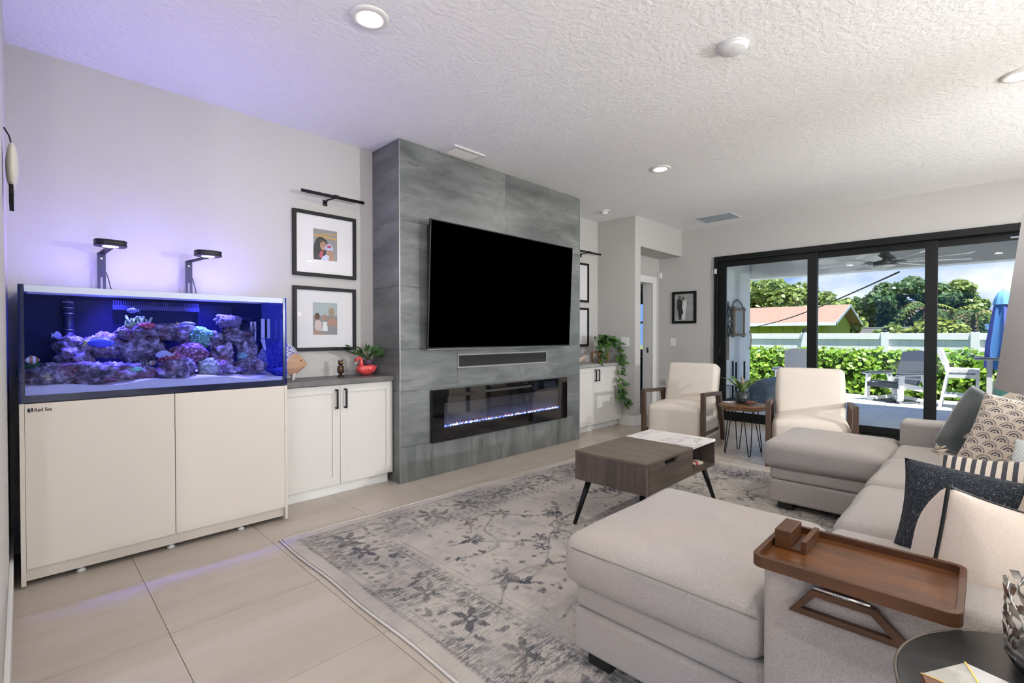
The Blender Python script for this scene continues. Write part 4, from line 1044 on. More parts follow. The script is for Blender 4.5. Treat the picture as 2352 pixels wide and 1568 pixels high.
# ================================================================ SOFT FURNISHING HELPERS
def rbox(x0, x1, y0, y1, z0, z1, r, n=10, top=0, side=0, bot=0, seed=0, wr=0):
    """rounded, puffed upholstery block"""
    from mathutils import noise
    hx, hy, hz = (x1 - x0) / 2, (y1 - y0) / 2, (z1 - z0) / 2
    c = Vector(((x0 + x1) / 2, (y0 + y1) / 2, (z0 + z1) / 2))
    r = min(r, hx, hy, hz)
    mb = MB()
    def rings(h):
        k = max(4, int(h * 2 / .05))
        k = min(k, 26)
        core = list(np.linspace(-(h - r), h - r, k))
        return core
    idx = {}
    def pt(u, v, ax, sg):
        # point on cube face then mapped onto the rounded box
        return None
    res = 5
    def axis_samples(h):
        core = rings(h)
        lo_ = [-(h - r) - r * math.tan(a) / math.tan(PI / 4) for a in np.linspace(PI / 4, 0, res)[:-1]]
        return lo_ + core + [-q for q in lo_[::-1]]
    AX = [axis_samples(hx), axis_samples(hy), axis_samples(hz)]
    hh = (hx, hy, hz)
    vs = []; vid = {}
    def vert(p):
        q = [max(-(hh[i] - r), min(hh[i] - r, p[i])) for i in range(3)]
        d = Vector(p) - Vector(q)
        o = Vector(q) + (d.normalized() * r if d.length > 1e-9 else Vector((0, 0, 0)))
        nx_, ny_, nz_ = o.x / hx, o.y / hy, o.z / hz
        cu = max(0, 1 - nx_ ** 2) ; cv = max(0, 1 - ny_ ** 2); cw = max(0, 1 - nz_ ** 2)
        if o.z > 0: o.z += top * (cu * cv) ** .6 * nz_
        else: o.z += bot * (cu * cv) * nz_
        o.x += side * nx_ * (cv * cw) ** .7; o.y += side * ny_ * (cu * cw) ** .7
        if wr:
            w_ = noise.noise(Vector((o.x * 4 + seed, o.y * 4, o.z * 4 + seed))) * wr
            o += Vector((nx_, ny_, nz_)) * w_
        key = (round(p[0], 5), round(p[1], 5), round(p[2], 5))
        if key not in vid:
            vid[key] = len(vs); vs.append(o + c)
        return vid[key]
    fs = []
    for ax in range(3):
        a, b = [(1, 2), (2, 0), (0, 1)][ax]
        for sg in (-1, 1):
            for i in range(len(AX[a]) - 1):
                for j in range(len(AX[b]) - 1):
                    q = []
                    for (ii, jj) in ((i, j), (i + 1, j), (i + 1, j + 1), (i, j + 1)):
                        p = [0, 0, 0]; p[ax] = sg * hh[ax]; p[a] = AX[a][ii]; p[b] = AX[b][jj]
                        q.append(vert(p))
                    if len(set(q)) == 4: fs.append(tuple(q if sg > 0 else q[::-1]))
    mb.add(vs, fs, True)
    return mb

def pillow(name, label, w, h, th, mat_, loc, rot, n=26, piping=None, tassel=None, seed=0, pinch=.10, wr=.012, cat='pillow', group='throw pillows on the sofa', crumple=0):
    from mathutils import noise
    P = thing(name, label, cat, (0, 0, 0), group)
    mb = MB(); vs = []; fs = []
    def outline(u, v):
        x = u * w / 2 * (1 - pinch * (1 - v * v)); y = v * h / 2 * (1 - pinch * (1 - u * u))
        return x, y
    for side in (1, -1):
        base = len(vs)
        for j in range(n + 1):
            for i in range(n + 1):
                u = -1 + 2 * i / n; v = -1 + 2 * j / n
                x, y = outline(u, v)
                t_ = ((1 - u * u) * (1 - v * v))
                z = side * th / 2 * (t_ ** .42 if t_ > 0 else 0)
                k = noise.noise(Vector((x * 7 + seed * 5, y * 7, side * 3 + seed))) * wr * min(1, t_ * 5)
                z += k + crumple * noise.noise(Vector((x * 5 + seed, y * 5, 4)))
                vs.append((x, y, z))
        for j in range(n):
            for i in range(n):
                q = [base + j * (n + 1) + i, base + j * (n + 1) + i + 1, base + (j + 1) * (n + 1) + i + 1, base + (j + 1) * (n + 1) + i]
                fs.append(tuple(q if side > 0 else q[::-1]))
    mb.add(vs, fs, True)
    me = mb.mesh('cover')
    bm = bmesh.new(); bm.from_mesh(me); bmesh.ops.remove_doubles(bm, verts=bm.verts, dist=1e-5); bm.to_mesh(me); bm.free()
    part('cover', me, mat_, P)
    if piping:
        pts = []
        for k in range(n): pts.append(outline(-1 + 2 * k / n, -1))
        for k in range(n): pts.append(outline(1, -1 + 2 * k / n))
        for k in range(n): pts.append(outline(1 - 2 * k / n, 1))
        for k in range(n): pts.append(outline(-1, 1 - 2 * k / n))
        part('piping', MB().tube([(a, b, 0) for a, b in pts], piping[1], 6, True), piping[0], P, label='piped edge')
    if tassel:
        for (u, v) in tassel[0]:
            x, y = outline(u, v); d = Vector((u, v, 0)).normalized()
            tb = MB()
            for k in range(14):
                a = Vector((rng.uniform(-.2, .2), rng.uniform(-.2, .2), rng.uniform(-.2, .2)))
                p0 = Vector((x, y, 0)); p1 = p0 + (d + a * .5).normalized() * .03; p2 = p0 + (d + a + Vector(tassel[2])).normalized() * rng.uniform(.055, .07)
                tb.tube([p0, p1, p2], [.006, .005, .0025], 5)
            part('tassel', tb, tassel[1], P, label='cotton corner tassel')
    P.location = loc
    P.rotation_euler = rot
    return P

def facing(normal, roll=0, lean=0):
    """rotation that turns a pillow's local +Z to `normal`, local +Y up"""
    z = Vector(normal).normalized(); y = Vector((0, 0, 1)); x = y.cross(z).normalized(); y = z.cross(x)
    M = Matrix((x, y, z)).transposed()
    return (M @ Matrix.Rotation(roll, 3, 'Z')).to_euler()

# ================================================================ SECTIONAL SOFA
so = thing('sectional_sofa', 'large U-shaped oatmeal sectional sofa with two chaise ends', 'sofa', (2.85, .3, 0))
SY1 = 1.075; SEAT = .462
M_foot = mat('sofa_foot', (.008, .008, .008), .5)
def chaise(x0, x1, armx0, armx1, outer):
    # plinth, middle band, chaise cushion wrapping in front of the arm
    part('base', rbox(x0 + .012, x1 - .004, -.62, SY1 - .012, .055, .205, .018), M_sofa, so)
    part('band', rbox(x0 + .018, x1 - .004, -.60, SY1 - .016, .206, .290, .022, side=.004), M_sofa, so)
    a, b = (x0 - .012, x1 - .002)
    if outer == 'near': ix0, ix1 = armx1 + .002, b
    else: ix0, ix1 = a, armx0 - .002
    part('chaise_cushion', rbox(a if outer == 'near' else a, b, .418, SY1 + .030, .285, SEAT, .055, top=.022, side=.012, seed=3, wr=.006), M_sofa, so)
    part('seat_cushion', rbox(ix0, ix1, -.30, .4175, .288, SEAT, .045, top=.020, seed=5, wr=.006), M_sofa, so)
    part('arm', rbox(armx0, armx1, -.62, .414, .060, .616, .030, top=.006), M_sofa, so)
    for yy in (SY1 - .11, -.55):
        for xx in (x0 + .09, x1 - .09):
            part('foot', Bx(xx - .06, xx + .06, yy - .045, yy + .045, .0125, .0548), M_foot, so, .003)
chaise(1.385, 2.175, 1.345, 1.545, 'near')
chaise(3.580, 4.300, 4.105, 4.305, 'far')
part('base', rbox(2.178, 3.576, -.62, .385, .055, .205, .018), M_sofa, so)
part('band', rbox(2.178, 3.576, -.60, .385, .206, .290, .022), M_sofa, so)
part('seat_cushion', rbox(2.178, 2.868, -.30, .425, .288, .474, .055, top=.026, side=.006, seed=8, wr=.007), M_sofa, so)
part('seat_cushion', rbox(2.872, 3.576, -.30, .425, .288, .474, .055, top=.026, side=.006, seed=9, wr=.007), M_sofa, so)
part('backrest', rbox(1.35, 4.30, -.80, -.52, .06, .80, .05), M_sofa, so)
for x0, x1 in ((1.56, 2.17), (2.18, 2.865), (2.875, 3.57), (3.585, 4.09)):
    part('back_cushion', rbox(x0, x1, -.515, -.31, .475, .86, .07, side=.02, top=.015), M_sofa, so)
# stitched seam along the near chaise cushion
part('seam', MB().tube([(1.378 - .012, .43, .430), (1.376 - .0135, .75, .434), (1.380 - .010, 1.05, .428), (1.42, 1.108, .430), (1.8, 1.114, .433), (2.14, 1.108, .430)], .0022, 5), mat('seam_thread', (.22, .20, .18), .9), so, label='stitched cushion seam')

# ---- pillows
M_tweed = mat('tweed', (.03, .035, .045), .95)
t = NT(M_tweed)
v = t.co((1, 1.9, 1))
f = t.noise(v, 190, 2, .8)
f2 = t.noise(t.co((1, .25, 1)), 240, 2, .8)
t.l(t.ramp(t.math('MAXIMUM', f, f2), (.55, (.014, .018, .028)), (.63, (.05, .06, .075)), (.74, (.34, .36, .38))), t.b.inputs['Base Color'])
t.bump(f, .7, .006)
M_beige = fabric('beige_linen', (.62, .52, .44), (.56, .47, .39), 180, soft=(.66, .58, .52), bumps=.1)
M_green = fabric('green_velvet', (.022, .036, .038), (.014, .024, .026), 300, sheen=.6, bumps=.1)
M_teal = fabric('teal_velvet', (.05, .20, .18), (.04, .16, .145), 160, sheen=.4, bumps=.1)
M_cotton = mat('tassel_cotton', (.68, .58, .47), .95)
M_scal = mat('scallop_print', (.6, .5, .4), .95, sheen=.15)
t = NT(M_scal)
s = t.sep(t.co())
sc_ = 1 / .072                                    # scallop cell width .072, rows .036
uy = t.math('MULTIPLY', s[1], 1 / .036)
row = t.math('FLOOR', uy)
ux = t.math('ADD', t.math('MULTIPLY', s[0], sc_), t.math('MULTIPLY', t.math('MODULO', t.math('ABSOLUTE', row), 2.0), .5))
cx_ = t.math('MULTIPLY', t.math('SUBTRACT', t.math('FRACT', ux), .5), 2.0)
cy_ = t.math('FRACT', uy)
rad = t.math('SQRT', t.math('ADD', t.math('MULTIPLY', cx_, cx_), t.math('MULTIPLY', cy_, cy_)))
ringf = t.math('GREATER_THAN', t.math('SINE', t.math('MULTIPLY', rad, 19.0)), -.25)
insd = t.math('LESS_THAN', rad, .86)
ang = t.math('ARCTAN2', cy_, cx_)
dash = t.math('GREATER_THAN', t.math('SINE', t.math('MULTIPLY', ang, 26.0)), -.2)
out_r = t.math('GREATER_THAN', rad, .62)
msk = t.math('MULTIPLY', insd, t.math('MULTIPLY', ringf, t.math('MAXIMUM', t.math('SUBTRACT', 1.0, out_r), dash)))
stripe = t.math('GREATER_THAN', t.math('SINE', t.math('MULTIPLY', s[1], 2 * PI / .021)), .0)
isst = t.math('GREATER_THAN', s[0], .135)
pat = t.math('ADD', t.math('MULTIPLY', isst, stripe), t.math('MULTIPLY', t.math('SUBTRACT', 1.0, isst), msk))
wearn = t.ramp(t.noise(t.co(), 260, 2), (.3, .75), (.6, 1))
t.l(t.mix(t.math('MULTIPLY', pat, wearn), (.60, .51, .42), (.035, .036, .055)), t.b.inputs['Base Color'])
t.bump(t.noise(t.co(), 240, 2), .2, .003)
M_strp = mat('stripe_print', (.6, .5, .4), .95, sheen=.15)
t = NT(M_strp)
s = t.sep(t.co())
stp = t.math('GREATER_THAN', t.math('SINE', t.math('MULTIPLY', s[0], 2 * PI / .032)), .05)
t.l(t.mix(stp, (.64, .56, .47), (.035, .036, .05)), t.b.inputs['Base Color'])
M_gauze = mat('gauze_white', (.66, .69, .68), .95)
t = NT(M_gauze)
s = t.sep(t.co())
gx = t.math('SINE', t.math('MULTIPLY', s[0], 2 * PI / .011)); gy = t.math('SINE', t.math('MULTIPLY', s[1], 2 * PI / .016))
ck_ = t.math('GREATER_THAN', t.math('MULTIPLY', gx, gy), .25)
t.l(t.mix(t.math('MULTIPLY', ck_, .55), (.68, .71, .70), (.22, .24, .24)), t.b.inputs['Base Color'])
PIP = (M_black, .0045)
pillow('throw_pillow', 'beige linen pillow with black piping nearest the wooden tray', .36, .34, .27, M_beige, (1.716, -.010, .590), facing((-.55, -.8, .05), R(-18)), piping=PIP, seed=1, pinch=.04)
pillow('throw_pillow', 'beige pillow with black piping behind the tray pillow at the right edge', .40, .34, .18, M_beige, (1.95, -.215, .612), facing((-.80, .40, .30), R(-10)), piping=PIP, seed=2)
pillow('throw_pillow', 'dark navy tweed pillow standing on the near seat', .54, .31, .15, M_tweed, (2.105, -.052, .592), facing((-.96, .10, .26), R(-3)), seed=3, pinch=.05, wr=.008)
pillow('throw_pillow', 'striped cream and navy pillow with tassels lying in the middle seat', .42, .30, .12, M_strp, (2.80, -.05, .562), facing((-.62, .12, .80), R(6)), tassel=([(-1, 1)], M_cotton, (.9, -.9, .5)), seed=4, crumple=.02)
pillow('throw_pillow', 'white gauze checked pillow at the right edge of the middle seat', .30, .30, .16, M_gauze, (2.93, -.20, .62), facing((-.72, .35, .60), R(5)), seed=5)
pillow('throw_pillow', 'cream pillow with navy scallop print leaning on the middle seat', .48, .44, .15, M_scal, (3.29, -.145, .672), facing((-.83, .30, .48), R(-8)), seed=6, pinch=.07)
pillow('throw_pillow', 'second scallop and stripe pillow propped behind the first', .42, .42, .13, M_scal, (3.62, -.17, .68), facing((-.80, .45, .42), R(-30)), tassel=([(-1, 1)], M_cotton, (-.5, -.6, .3)), seed=7, pinch=.07)
pillow('throw_pillow', 'dark green velvet pillow leaning near the far sofa arm', .38, .42, .13, M_green, (3.87, .045, .655), facing((-.60, .72, .34), R(-14)), seed=8, pinch=.06)
pillow('throw_pillow', 'beige pillow with black piping peeking out above the green pillow', .36, .36, .13, M_beige, (4.04, -.10, .68), facing((-.75, .55, .35), R(38)), piping=PIP, seed=9)
pillow('throw_pillow', 'teal velvet pillow behind the others at the far end of the sofa', .50, .42, .15, M_teal, (4.22, -.20, .68), facing((-.85, .40, .35), R(-6)), seed=10)

# ---- wooden arm tray
AT = thing('arm_tray', 'acacia wood clip-on tray resting on the near sofa arm', 'tray', (1.39, .22, .612))
def rrect(x0, x1, y0, y1, r, n=5):
    P_ = []
    for cx, cy, a in ((x1 - r, y1 - r, 0), (x0 + r, y1 - r, 90), (x0 + r, y0 + r, 180), (x1 - r, y0 + r, 270)):
        P_ += [(cx + r * math.cos(R(a + 90 * k / n)), cy + r * math.sin(R(a + 90 * k / n))) for k in range(n + 1)]
    return P_
tx0, tx1, ty0, ty1 = 1.245, 1.528, .028, .408
part('base', MB().prism(rrect(tx0 + .012, tx1 - .012, ty0 + .012, ty1 - .012, .016), .6265, .636, 'z'), M_acacia, AT, label='striped acacia tray floor')
part('rim', MB().ring(rrect(tx0, tx1, ty0, ty1, .024), rrect(tx0 + .0125, tx1 - .0125, ty0 + .0125, ty1 - .0125, .014), .6245, .653, 'z'), M_acaciad, AT, .0015)
part('phone_rest', MB().box(1.37, 1.47, .352, .390, .6365, .684), M_acaciad, AT, .002)
part('phone_lip', MB().box(1.37, 1.50, .318, .330, .6365, .667).box(1.37, 1.47, .3302, .3518, .6365, .644), M_acaciad, AT, .001)
cl = [(.345, .508), (.295, .576), (.172, .576), (.100, .508)]
ci = [(.318, .523), (.288, .560), (.180, .560), (.142, .523)]
part('side_clamp', MB().ring(cl, ci, 1.322, 1.3385, 'x'), M_acaciad, AT, .002, label='trapezoid clamp hanging against the arm')
part('side_clamp', MB().ring(cl, ci, 1.551, 1.566, 'x'), M_acaciad, AT, .002)
part('hinge', MB().tube([(1.316, .290, .586), (1.316, .180, .586)], .005, 10), M_chrome, AT, label='steel hinge')
hs = [(1.318 + .0062 * math.cos(a), .252 - .034 * a / (2 * PI * 11), .592 + .0062 * math.sin(a)) for a in np.linspace(0, 2 * PI * 11, 110)]
hs = [(x - .002, y, z - .006) for x, y, z in hs]
part('hinge_spring', MB().tube(hs, .0011, 4), M_chrome, AT, label='steel spring')
part('hinge_plate', MB().box(1.3395, 1.3445, .19, .28, .57, .624), M_acaciad, AT)

# ================================================================ ROUND END TABLE WITH LANTERN, BOARD AND LAMP
EX, EY, EZ, ER = 1.08, -.14, .62, .25
et = thing('end_table', 'round black wooden end table beside the near sofa arm', 'table', (EX, EY, 0))
part('top', MB().lathe([(ER - .012, -.028), (ER, -.022), (ER, -.003), (ER - .004, 0), (0, .0)], (EX, EY, EZ), 72), wood('black_ash', (.016, .017, .018), (.022, .024, .025), 'y', 9, .34, .1), et)
part('rim', MB().tube([(EX + ER * math.cos(a), EY + ER * math.sin(a), EZ - .0035) for a in np.linspace(0, 2 * PI, 73)[:-1]], .0028, 6, True), mat('rim_worn', (.12, .10, .08), .5), et)
part('column', MB().lathe([(.024, .02), (.022, .3), (.03, .592)], (EX, EY, 0), 20), M_black, et)
part('foot_plate', MB().lathe([(.18, .0005), (.18, .012), (.03, .02)], (EX, EY, 0), 40), M_black, et)
# leaf-cut metal lantern
LX, LY, LR, LZ0, LZ1 = 1.205, -.105, .078, .640, .748
ln = thing('candle_lantern', 'pierced silver leaf-pattern candle lantern on the round black table', 'lantern', (LX, LY, EZ))
part('dish', MB().lathe([(.045, .0005), (.072, .004), (.080, .020), (.076, .020), (.068, .008), (0, .006)], (LX, LY, EZ), 40), mat('dish_black', (.012, .012, .012), .15), ln, label='black dish foot')
M_silver = mat('antique_silver', (.55, .53, .50), .28, metal=1)
lf = MB(); lf.add([(0, 0, 0), (.5, .18, .03), (1, 0, 0), (.5, -.18, .03), (.5, 0, .08)], [(0, 1, 4), (1, 2, 4), (2, 3, 4), (3, 0, 4)], True)
lme = lf.mesh('leaf'); lme.materials.append(M_silver)
for k in range(9):
    a0 = 2 * PI * k / 9
    pts = []
    for j in range(10):
        z = LZ0 + (LZ1 - LZ0) * j / 9; a = a0 + .22 * math.sin(j * .9 + k)
        pts.append((LX + LR * math.cos(a), LY + LR * math.sin(a), z))
    part('stem', MB().tube(pts, .0016, 5), M_silver, ln)
    for j in range(10):
        z = LZ0 + .004 + (LZ1 - LZ0 - .008) * j / 9; a = a0 + .22 * math.sin(j * .9 + k)
        sgn = 1 if j % 2 else -1
        rad_ = Vector((math.cos(a), math.sin(a), 0)); tan = Vector((-math.sin(a), math.cos(a), 0)) * sgn
        x = (tan * .8 + Vector((0, 0, .62))).normalized(); zz = rad_; yy = zz.cross(x).normalized()
        M = Matrix((x, yy, zz)).transposed().to_4x4()
        o = shared('leaf', lme, ln, Matrix.Translation(Vector((LX, LY, z)) + rad_ * LR - Vector((LX, LY, EZ))) @ M @ Matrix.Diagonal((.034, .046, .034, 1)))
part('glass_cup', MB().lathe([(.055, .022), (.058, .03), (.058, .10)], (LX, LY, EZ), 28), glassy('cup_glass', (.95, .96, .97), .06), ln)
part('candle', MB().lathe([(.046, .022), (.046, .062), (0, .064)], (LX, LY, EZ), 24), mat('candle_wax', (.75, .70, .60), .6), ln)
# hexagonal marble and wood box
hb = thing('marble_box', 'faceted marble and wood trinket board on the round black table', 'board', (1.02, .0, EZ))
hx = [(1.012, .072), (1.098, .022), (1.075, -.055), (.985, -.085), (.905, -.035), (.925, .045)]
part('wood_base', MB().prism(hx, EZ + .0005, EZ + .014, 'z'), wood('mango', (.22, .085, .045), (.13, .05, .03), 'x', 10, .45), hb, .001)
m_gm = mat('grey_marble', (.55, .53, .47), .25, var=((2, 2, 2), 9, (.40, .39, .34), .42, .58))
cen = (1.005, -.008)
for k in range(6):
    p, q = hx[k], hx[(k + 1) % 6]
    part('marble_facet', MB().prism([(cen[0] + (u - cen[0]) * .985, cen[1] + (v_ - cen[1]) * .985) for u, v_ in (p, q, cen)], EZ + .0142, EZ + .021, 'z'), (m_gm, M_marble, MATS['mango'] if 'mango' in MATS else M_marble)[(0, 1, 1, 0, 2, 2)[k]], hb)
part('brass_inlay', MB().bar((hx[0][0], hx[0][1], EZ + .0212), (cen[0], cen[1], EZ + .0212), .003, .001).bar((hx[1][0], hx[1][1], EZ + .0212), (cen[0], cen[1], EZ + .0212), .003, .001), mat('brass', (.60, .42, .12), .3, metal=1), hb)
# table lamp with a big pale shade
QX, QY = 1.115, -.235
tl = thing('table_lamp', 'pale grey tapered drum lampshade at the right edge of the picture', 'lamp', (QX, QY, EZ))
m_sh = fabric('lampshade_linen', (.58, .57, .565), (.52, .51, .505), 320, bumps=.1, sheen=0)
part('base', MB().lathe([(.06, .0005), (.062, .012), (.030, .03), (.042, .09), (.055, .16), (.035, .25), (.012, .32), (.010, .44)], (QX, QY, EZ), 32), mat('lamp_ceramic', (.55, .53, .50), .25), tl)
ZB, ZTp = 1.100, 1.378
part('shade', MB().lathe([(.223, ZB), (.226, ZB), (.197, ZTp), (.194, ZTp), (.223, ZB)], (QX, QY, 0), 72), m_sh, tl, label='pale grey fabric shade')
part('harp', MB().tube([(QX - .01, QY, 1.06), (QX - .05, QY, 1.14), (QX - .03, QY, 1.30), (QX, QY, 1.34), (QX + .03, QY, 1.30), (QX + .05, QY, 1.14), (QX + .01, QY, 1.06)], .002, 6), M_chrome, tl)
part('spider', MB().bar((QX - .21, QY, 1.342), (QX + .21, QY, 1.342), .004, .002).bar((QX, QY - .21, 1.342), (QX, QY + .21, 1.342), .004, .002), M_chrome, tl)

# ================================================================ ARMCHAIRS (local: faces -X, origin at floor centre of the front)
def armchair(label, front_l, front_r):
    A = thing('armchair', label, 'armchair', (0, 0, 0), 'cream armchairs by the sliding door')
    w_ = .345                                   # half width to the outer face of the arm frames
    part('seat', rbox(.005, .62, -.295, .295, .055, .415, .05, top=.055, side=.006, seed=12), M_chair, A)
    # reclined backrest
    bk_ = rbox(-.08, .08, -.282, .282, 0, .53, .045, side=.012, top=.008)
    lean = R(17)
    bk_.v = [tuple(Vector((.52, 0, .34)) + Vector((q[0] * math.cos(lean) + q[2] * math.sin(lean), q[1], -q[0] * math.sin(lean) + q[2] * math.cos(lean)))) for q in bk_.v]
    part('backrest', bk_, M_chair, A)
    part('back_base', rbox(.50, .66, -.285, .285, .055, .42, .03), M_chair, A)
    for s_ in (-1, 1):
        y0, y1 = sorted((s_ * w_, s_ * (w_ - .042)))
        part('arm_frame', MB().prism([(-.03, .0005), (.025, .0005), (.025, .551), (.50, .525), (.66, .0005), (.72, .0005), (.56, .560), (-.03, .590)], y0, y1, 'y'), M_dwood, A, .002, label='dark walnut arm and leg frame')
        part('side_rail', MB().box(.03, .60, *sorted((s_ * .30, s_ * (w_ - .043))), .12, .16), M_dwood, A)
    fl_, fr_ = Vector(front_l), Vector(front_r)
    mid = (fl_ + fr_) / 2; d = (fl_ - fr_).normalized()
    A.location = (mid.x, mid.y, 0); A.rotation_euler = (0, 0, math.atan2(d.y, d.x) - PI / 2)
armchair('cream armchair with dark wooden arms in front of the doorway recess', (4.87, 2.75), (4.93, 2.06))
armchair('cream armchair with dark wooden arms right of the hairpin side table', (4.745, 1.43), (4.905, .765))

# ================================================================ HAIRPIN SIDE TABLE
HX, HY, HZ = 5.085, 1.745, .50
ht = thing('side_table', 'live-edge wooden side table on black hairpin legs between the armchairs', 'table', (HX, HY, 0))
edge = []
for k in range(40):
    a = 2 * PI * k / 40
    r_ = .215 * (1 + .10 * math.sin(3 * a + .6) + .05 * math.sin(5 * a + 1))
    edge.append((HX + r_ * 1.1 * math.cos(a), HY + r_ * math.sin(a)))
mb = MB(); nn = len(edge)
low = [(HX + (a - HX) * .82, HY + (b - HY) * .82) for a, b in edge]
mb.add([(a, b, HZ - .055) for a, b in low] + [(a, b, HZ - .012) for a, b in edge] + [(a, b, HZ) for a, b in edge],
       [tuple(range(nn))[::-1], tuple(range(2 * nn, 3 * nn))] + [(i, (i + 1) % nn, nn + (i + 1) % nn, nn + i) for i in range(nn)] + [(nn + i, nn + (i + 1) % nn, 2 * nn + (i + 1) % nn, 2 * nn + i) for i in range(nn)])
part('top', mb, wood('teak_slab', (.24, .12, .05), (.12, .058, .025), 'x', 8, .4, .2), ht, .004, label='live-edge wood slab')
for (fx_, fy_) in ((4.965, 1.875), (4.955, 1.640), (5.215, 1.835), (5.22, 1.615)):
    d = Vector((fx_ - HX, fy_ - HY, 0)).normalized(); pv = Vector((-d.y, d.x, 0))
    top = Vector((HX, HY, HZ - .05)) + d * .125; f_ = Vector((fx_, fy_, .006))
    part('hairpin_leg', MB().tube([top + pv * .045, f_ + pv * .012 + Vector((0, 0, .02)), f_ + pv * .006, f_ - pv * .006, f_ - pv * .012 + Vector((0, 0, .02)), top - pv * .045], .0045, 7), M_black, ht)
# bromeliad in a dark pot
bp = thing('potted_plant', 'strappy green bromeliad in a dark pot on the hairpin side table', 'plant', (5.12, 1.765, HZ))
part('pot', MB().lathe([(.052, .0005), (.062, .01), (.066, .115), (.058, .115), (.054, .10), (0, .098)], (5.12, 1.765, HZ), 32), mat('pot_dark', (.022, .03, .03), .35), bp)
part('flower_spike', MB().ball((5.12, 1.765, HZ + .20), (.018, .018, .07), 10, 8), mat('bract', (.25, .20, .14), .6), bp)
for k in range(11):
    a = 2 * PI * k / 11 + .3; L_ = rng.uniform(.20, .27)
    d = Vector((math.cos(a), math.sin(a), 0)); pv = Vector((-d.y, d.x, 0)); c0 = Vector((5.12, 1.765, HZ + .10))
    vs = []
    for j in range(7):
        u = j / 6; p = c0 + d * (L_ * u * .85) + Vector((0, 0, L_ * (1.15 * u - .55 * u * u)))
        ww = .020 * (1 - u ** 3) + .001
        vs += [p - pv * ww, p + Vector((0, 0, -.006 * (1 - u))), p + pv * ww]
    fs = []
    for j in range(6): fs += [(3 * j, 3 * j + 1, 3 * j + 4, 3 * j + 3), (3 * j + 1, 3 * j + 2, 3 * j + 5, 3 * j + 4)]
    part('leaf', MB().add(vs, fs, True), M_leaf if k % 3 else mat('leaf_pale', (.30, .36, .18), .4), bp)
gb = thing('glass_bowl', 'cut-glass bowl of wrapped sweets on the hairpin side table', 'bowl', (5.01, 1.655, HZ))
part('bowl', MB().lathe([(.032, .0005), (.040, .004), (.066, .03), (.078, .052), (.074, .052), (.060, .03), (.034, .009), (0, .007)], (5.01, 1.655, HZ), 24), glassy('cut_glass', (.88, .90, .92), .12, .05, 1.6), gb)
for k in range(14):
    a = k * 2.4; q = .038 * math.sqrt(k / 14)
    sw_ = part('sweet', MB().ball((5.01 + q * math.cos(a), 1.655 + q * math.sin(a), HZ + .026 + .004 * (k % 3)), (.012, .009, .008), 8, 6), (m_red, mat('foil_orange', (.55, .12, .03), .3), mat('foil_brown', (.12, .05, .03), .3))[k % 3])
    tag(sw_, ('red', 'orange', 'brown')[k % 3] + ' foil-wrapped sweet in the cut-glass bowl', 'sweet', 'sweets in the glass bowl')
cs = thing('coaster', 'white card coaster at the back of the hairpin side table', 'coaster', (5.07, 1.88, HZ))
part('card', MB().bar((5.03, 1.90, HZ + .0045), (5.12, 1.87, HZ + .0045), .075, .006), M_lid, cs, .002)

# ================================================================ COUNTER ORNAMENTS
CZ = .8635
fo = thing('fish_ornament', 'carved wooden fish ornament with blue scale pattern beside the aquarium', 'ornament', (1.33, 3.56, CZ))
m_fs = mat('fish_scales', (.62, .58, .62), .6)
t = NT(m_fs)
vo = t.n('TexVoronoi'); vo.feature = 'DISTANCE_TO_EDGE'; vo.inputs['Scale'].default_value = 55; t.l(t.co(), vo.inputs['Vector'])
t.l(t.ramp(vo.outputs['Distance'], (.06, (.10, .12, .38)), (.14, (.62, .58, .60))), t.b.inputs['Base Color'])
part('body', MB().ball((1.27, 3.56, CZ + .148), (.145, .030, .128), 30, 20), m_fs, fo)
part('head', MB().ball((1.362, 3.56, CZ + .125), (.105, .031, .092), 26, 18, lambda q: Vector((q.x, q.y * (1 - .35 * max(0, q.x)), q.z * (1 - .62 * max(0, q.x) ** 1.3) - .12 * max(0, q.x)))), wood('fish_wood', (.55, .33, .20), (.42, .24, .14), 'x', 14, .5), fo, label='bare wooden head')
part('eye', MB().ball((1.417, 3.532, CZ + .14), .005, 8, 6), M_black, fo)
part('fin_foot', MB().prism([(1.36, CZ + .05), (1.385, CZ + .05), (1.376, CZ + .0005), (1.355, CZ + .0005)], 3.545, 3.575, 'y'), mat('fin_pale', (.58, .50, .50), .6), fo, .003)
part('fin_foot', MB().prism([(1.215, CZ + .06), (1.25, CZ + .04), (1.245, CZ + .0005), (1.225, CZ + .0005)], 3.545, 3.575, 'y'), MATS['fin_pale'], fo, .003)
ow = thing('owl_figurine', 'small dark bronze owl figurine on the grey counter', 'figurine', (1.742, 3.59, CZ))
m_br = mat('bronze', (.07, .04, .025), .35, metal=.6)
ox, oy = 1.742, 3.59
part('base', MB().lathe([(.028, .0005), (.030, .006), (.022, .012), (0, .013)], (ox, oy, CZ), 20), m_br, ow)
part('body', MB().ball((ox, oy, CZ + .052), (.020, .018, .044), 18, 12), m_br, ow)
part('wing', MB().ball((ox - .018, oy, CZ + .056), (.008, .016, .030), 12, 8), m_br, ow)
part('wing', MB().ball((ox + .018, oy, CZ + .056), (.008, .016, .030), 12, 8), m_br, ow)
part('head', MB().ball((ox, oy - .003, CZ + .106), (.021, .018, .020), 16, 10).tube([(ox - .014, oy, CZ + .118), (ox - .017, oy, CZ + .132)], [.006, .001], 6).tube([(ox + .014, oy, CZ + .118), (ox + .017, oy, CZ + .132)], [.006, .001], 6), m_br, ow)
for s_ in (-1, 1):
    part('eye', MB().lathe([(.008, 0), (0, .002)], (0, 0, 0), 12).mesh('eye'), mat('owl_eye', (.55, .35, .10), .3), ow).matrix_local = Matrix.Translation((s_ * .009, -.0205, .110)) @ Matrix.Rotation(R(90), 4, 'X')
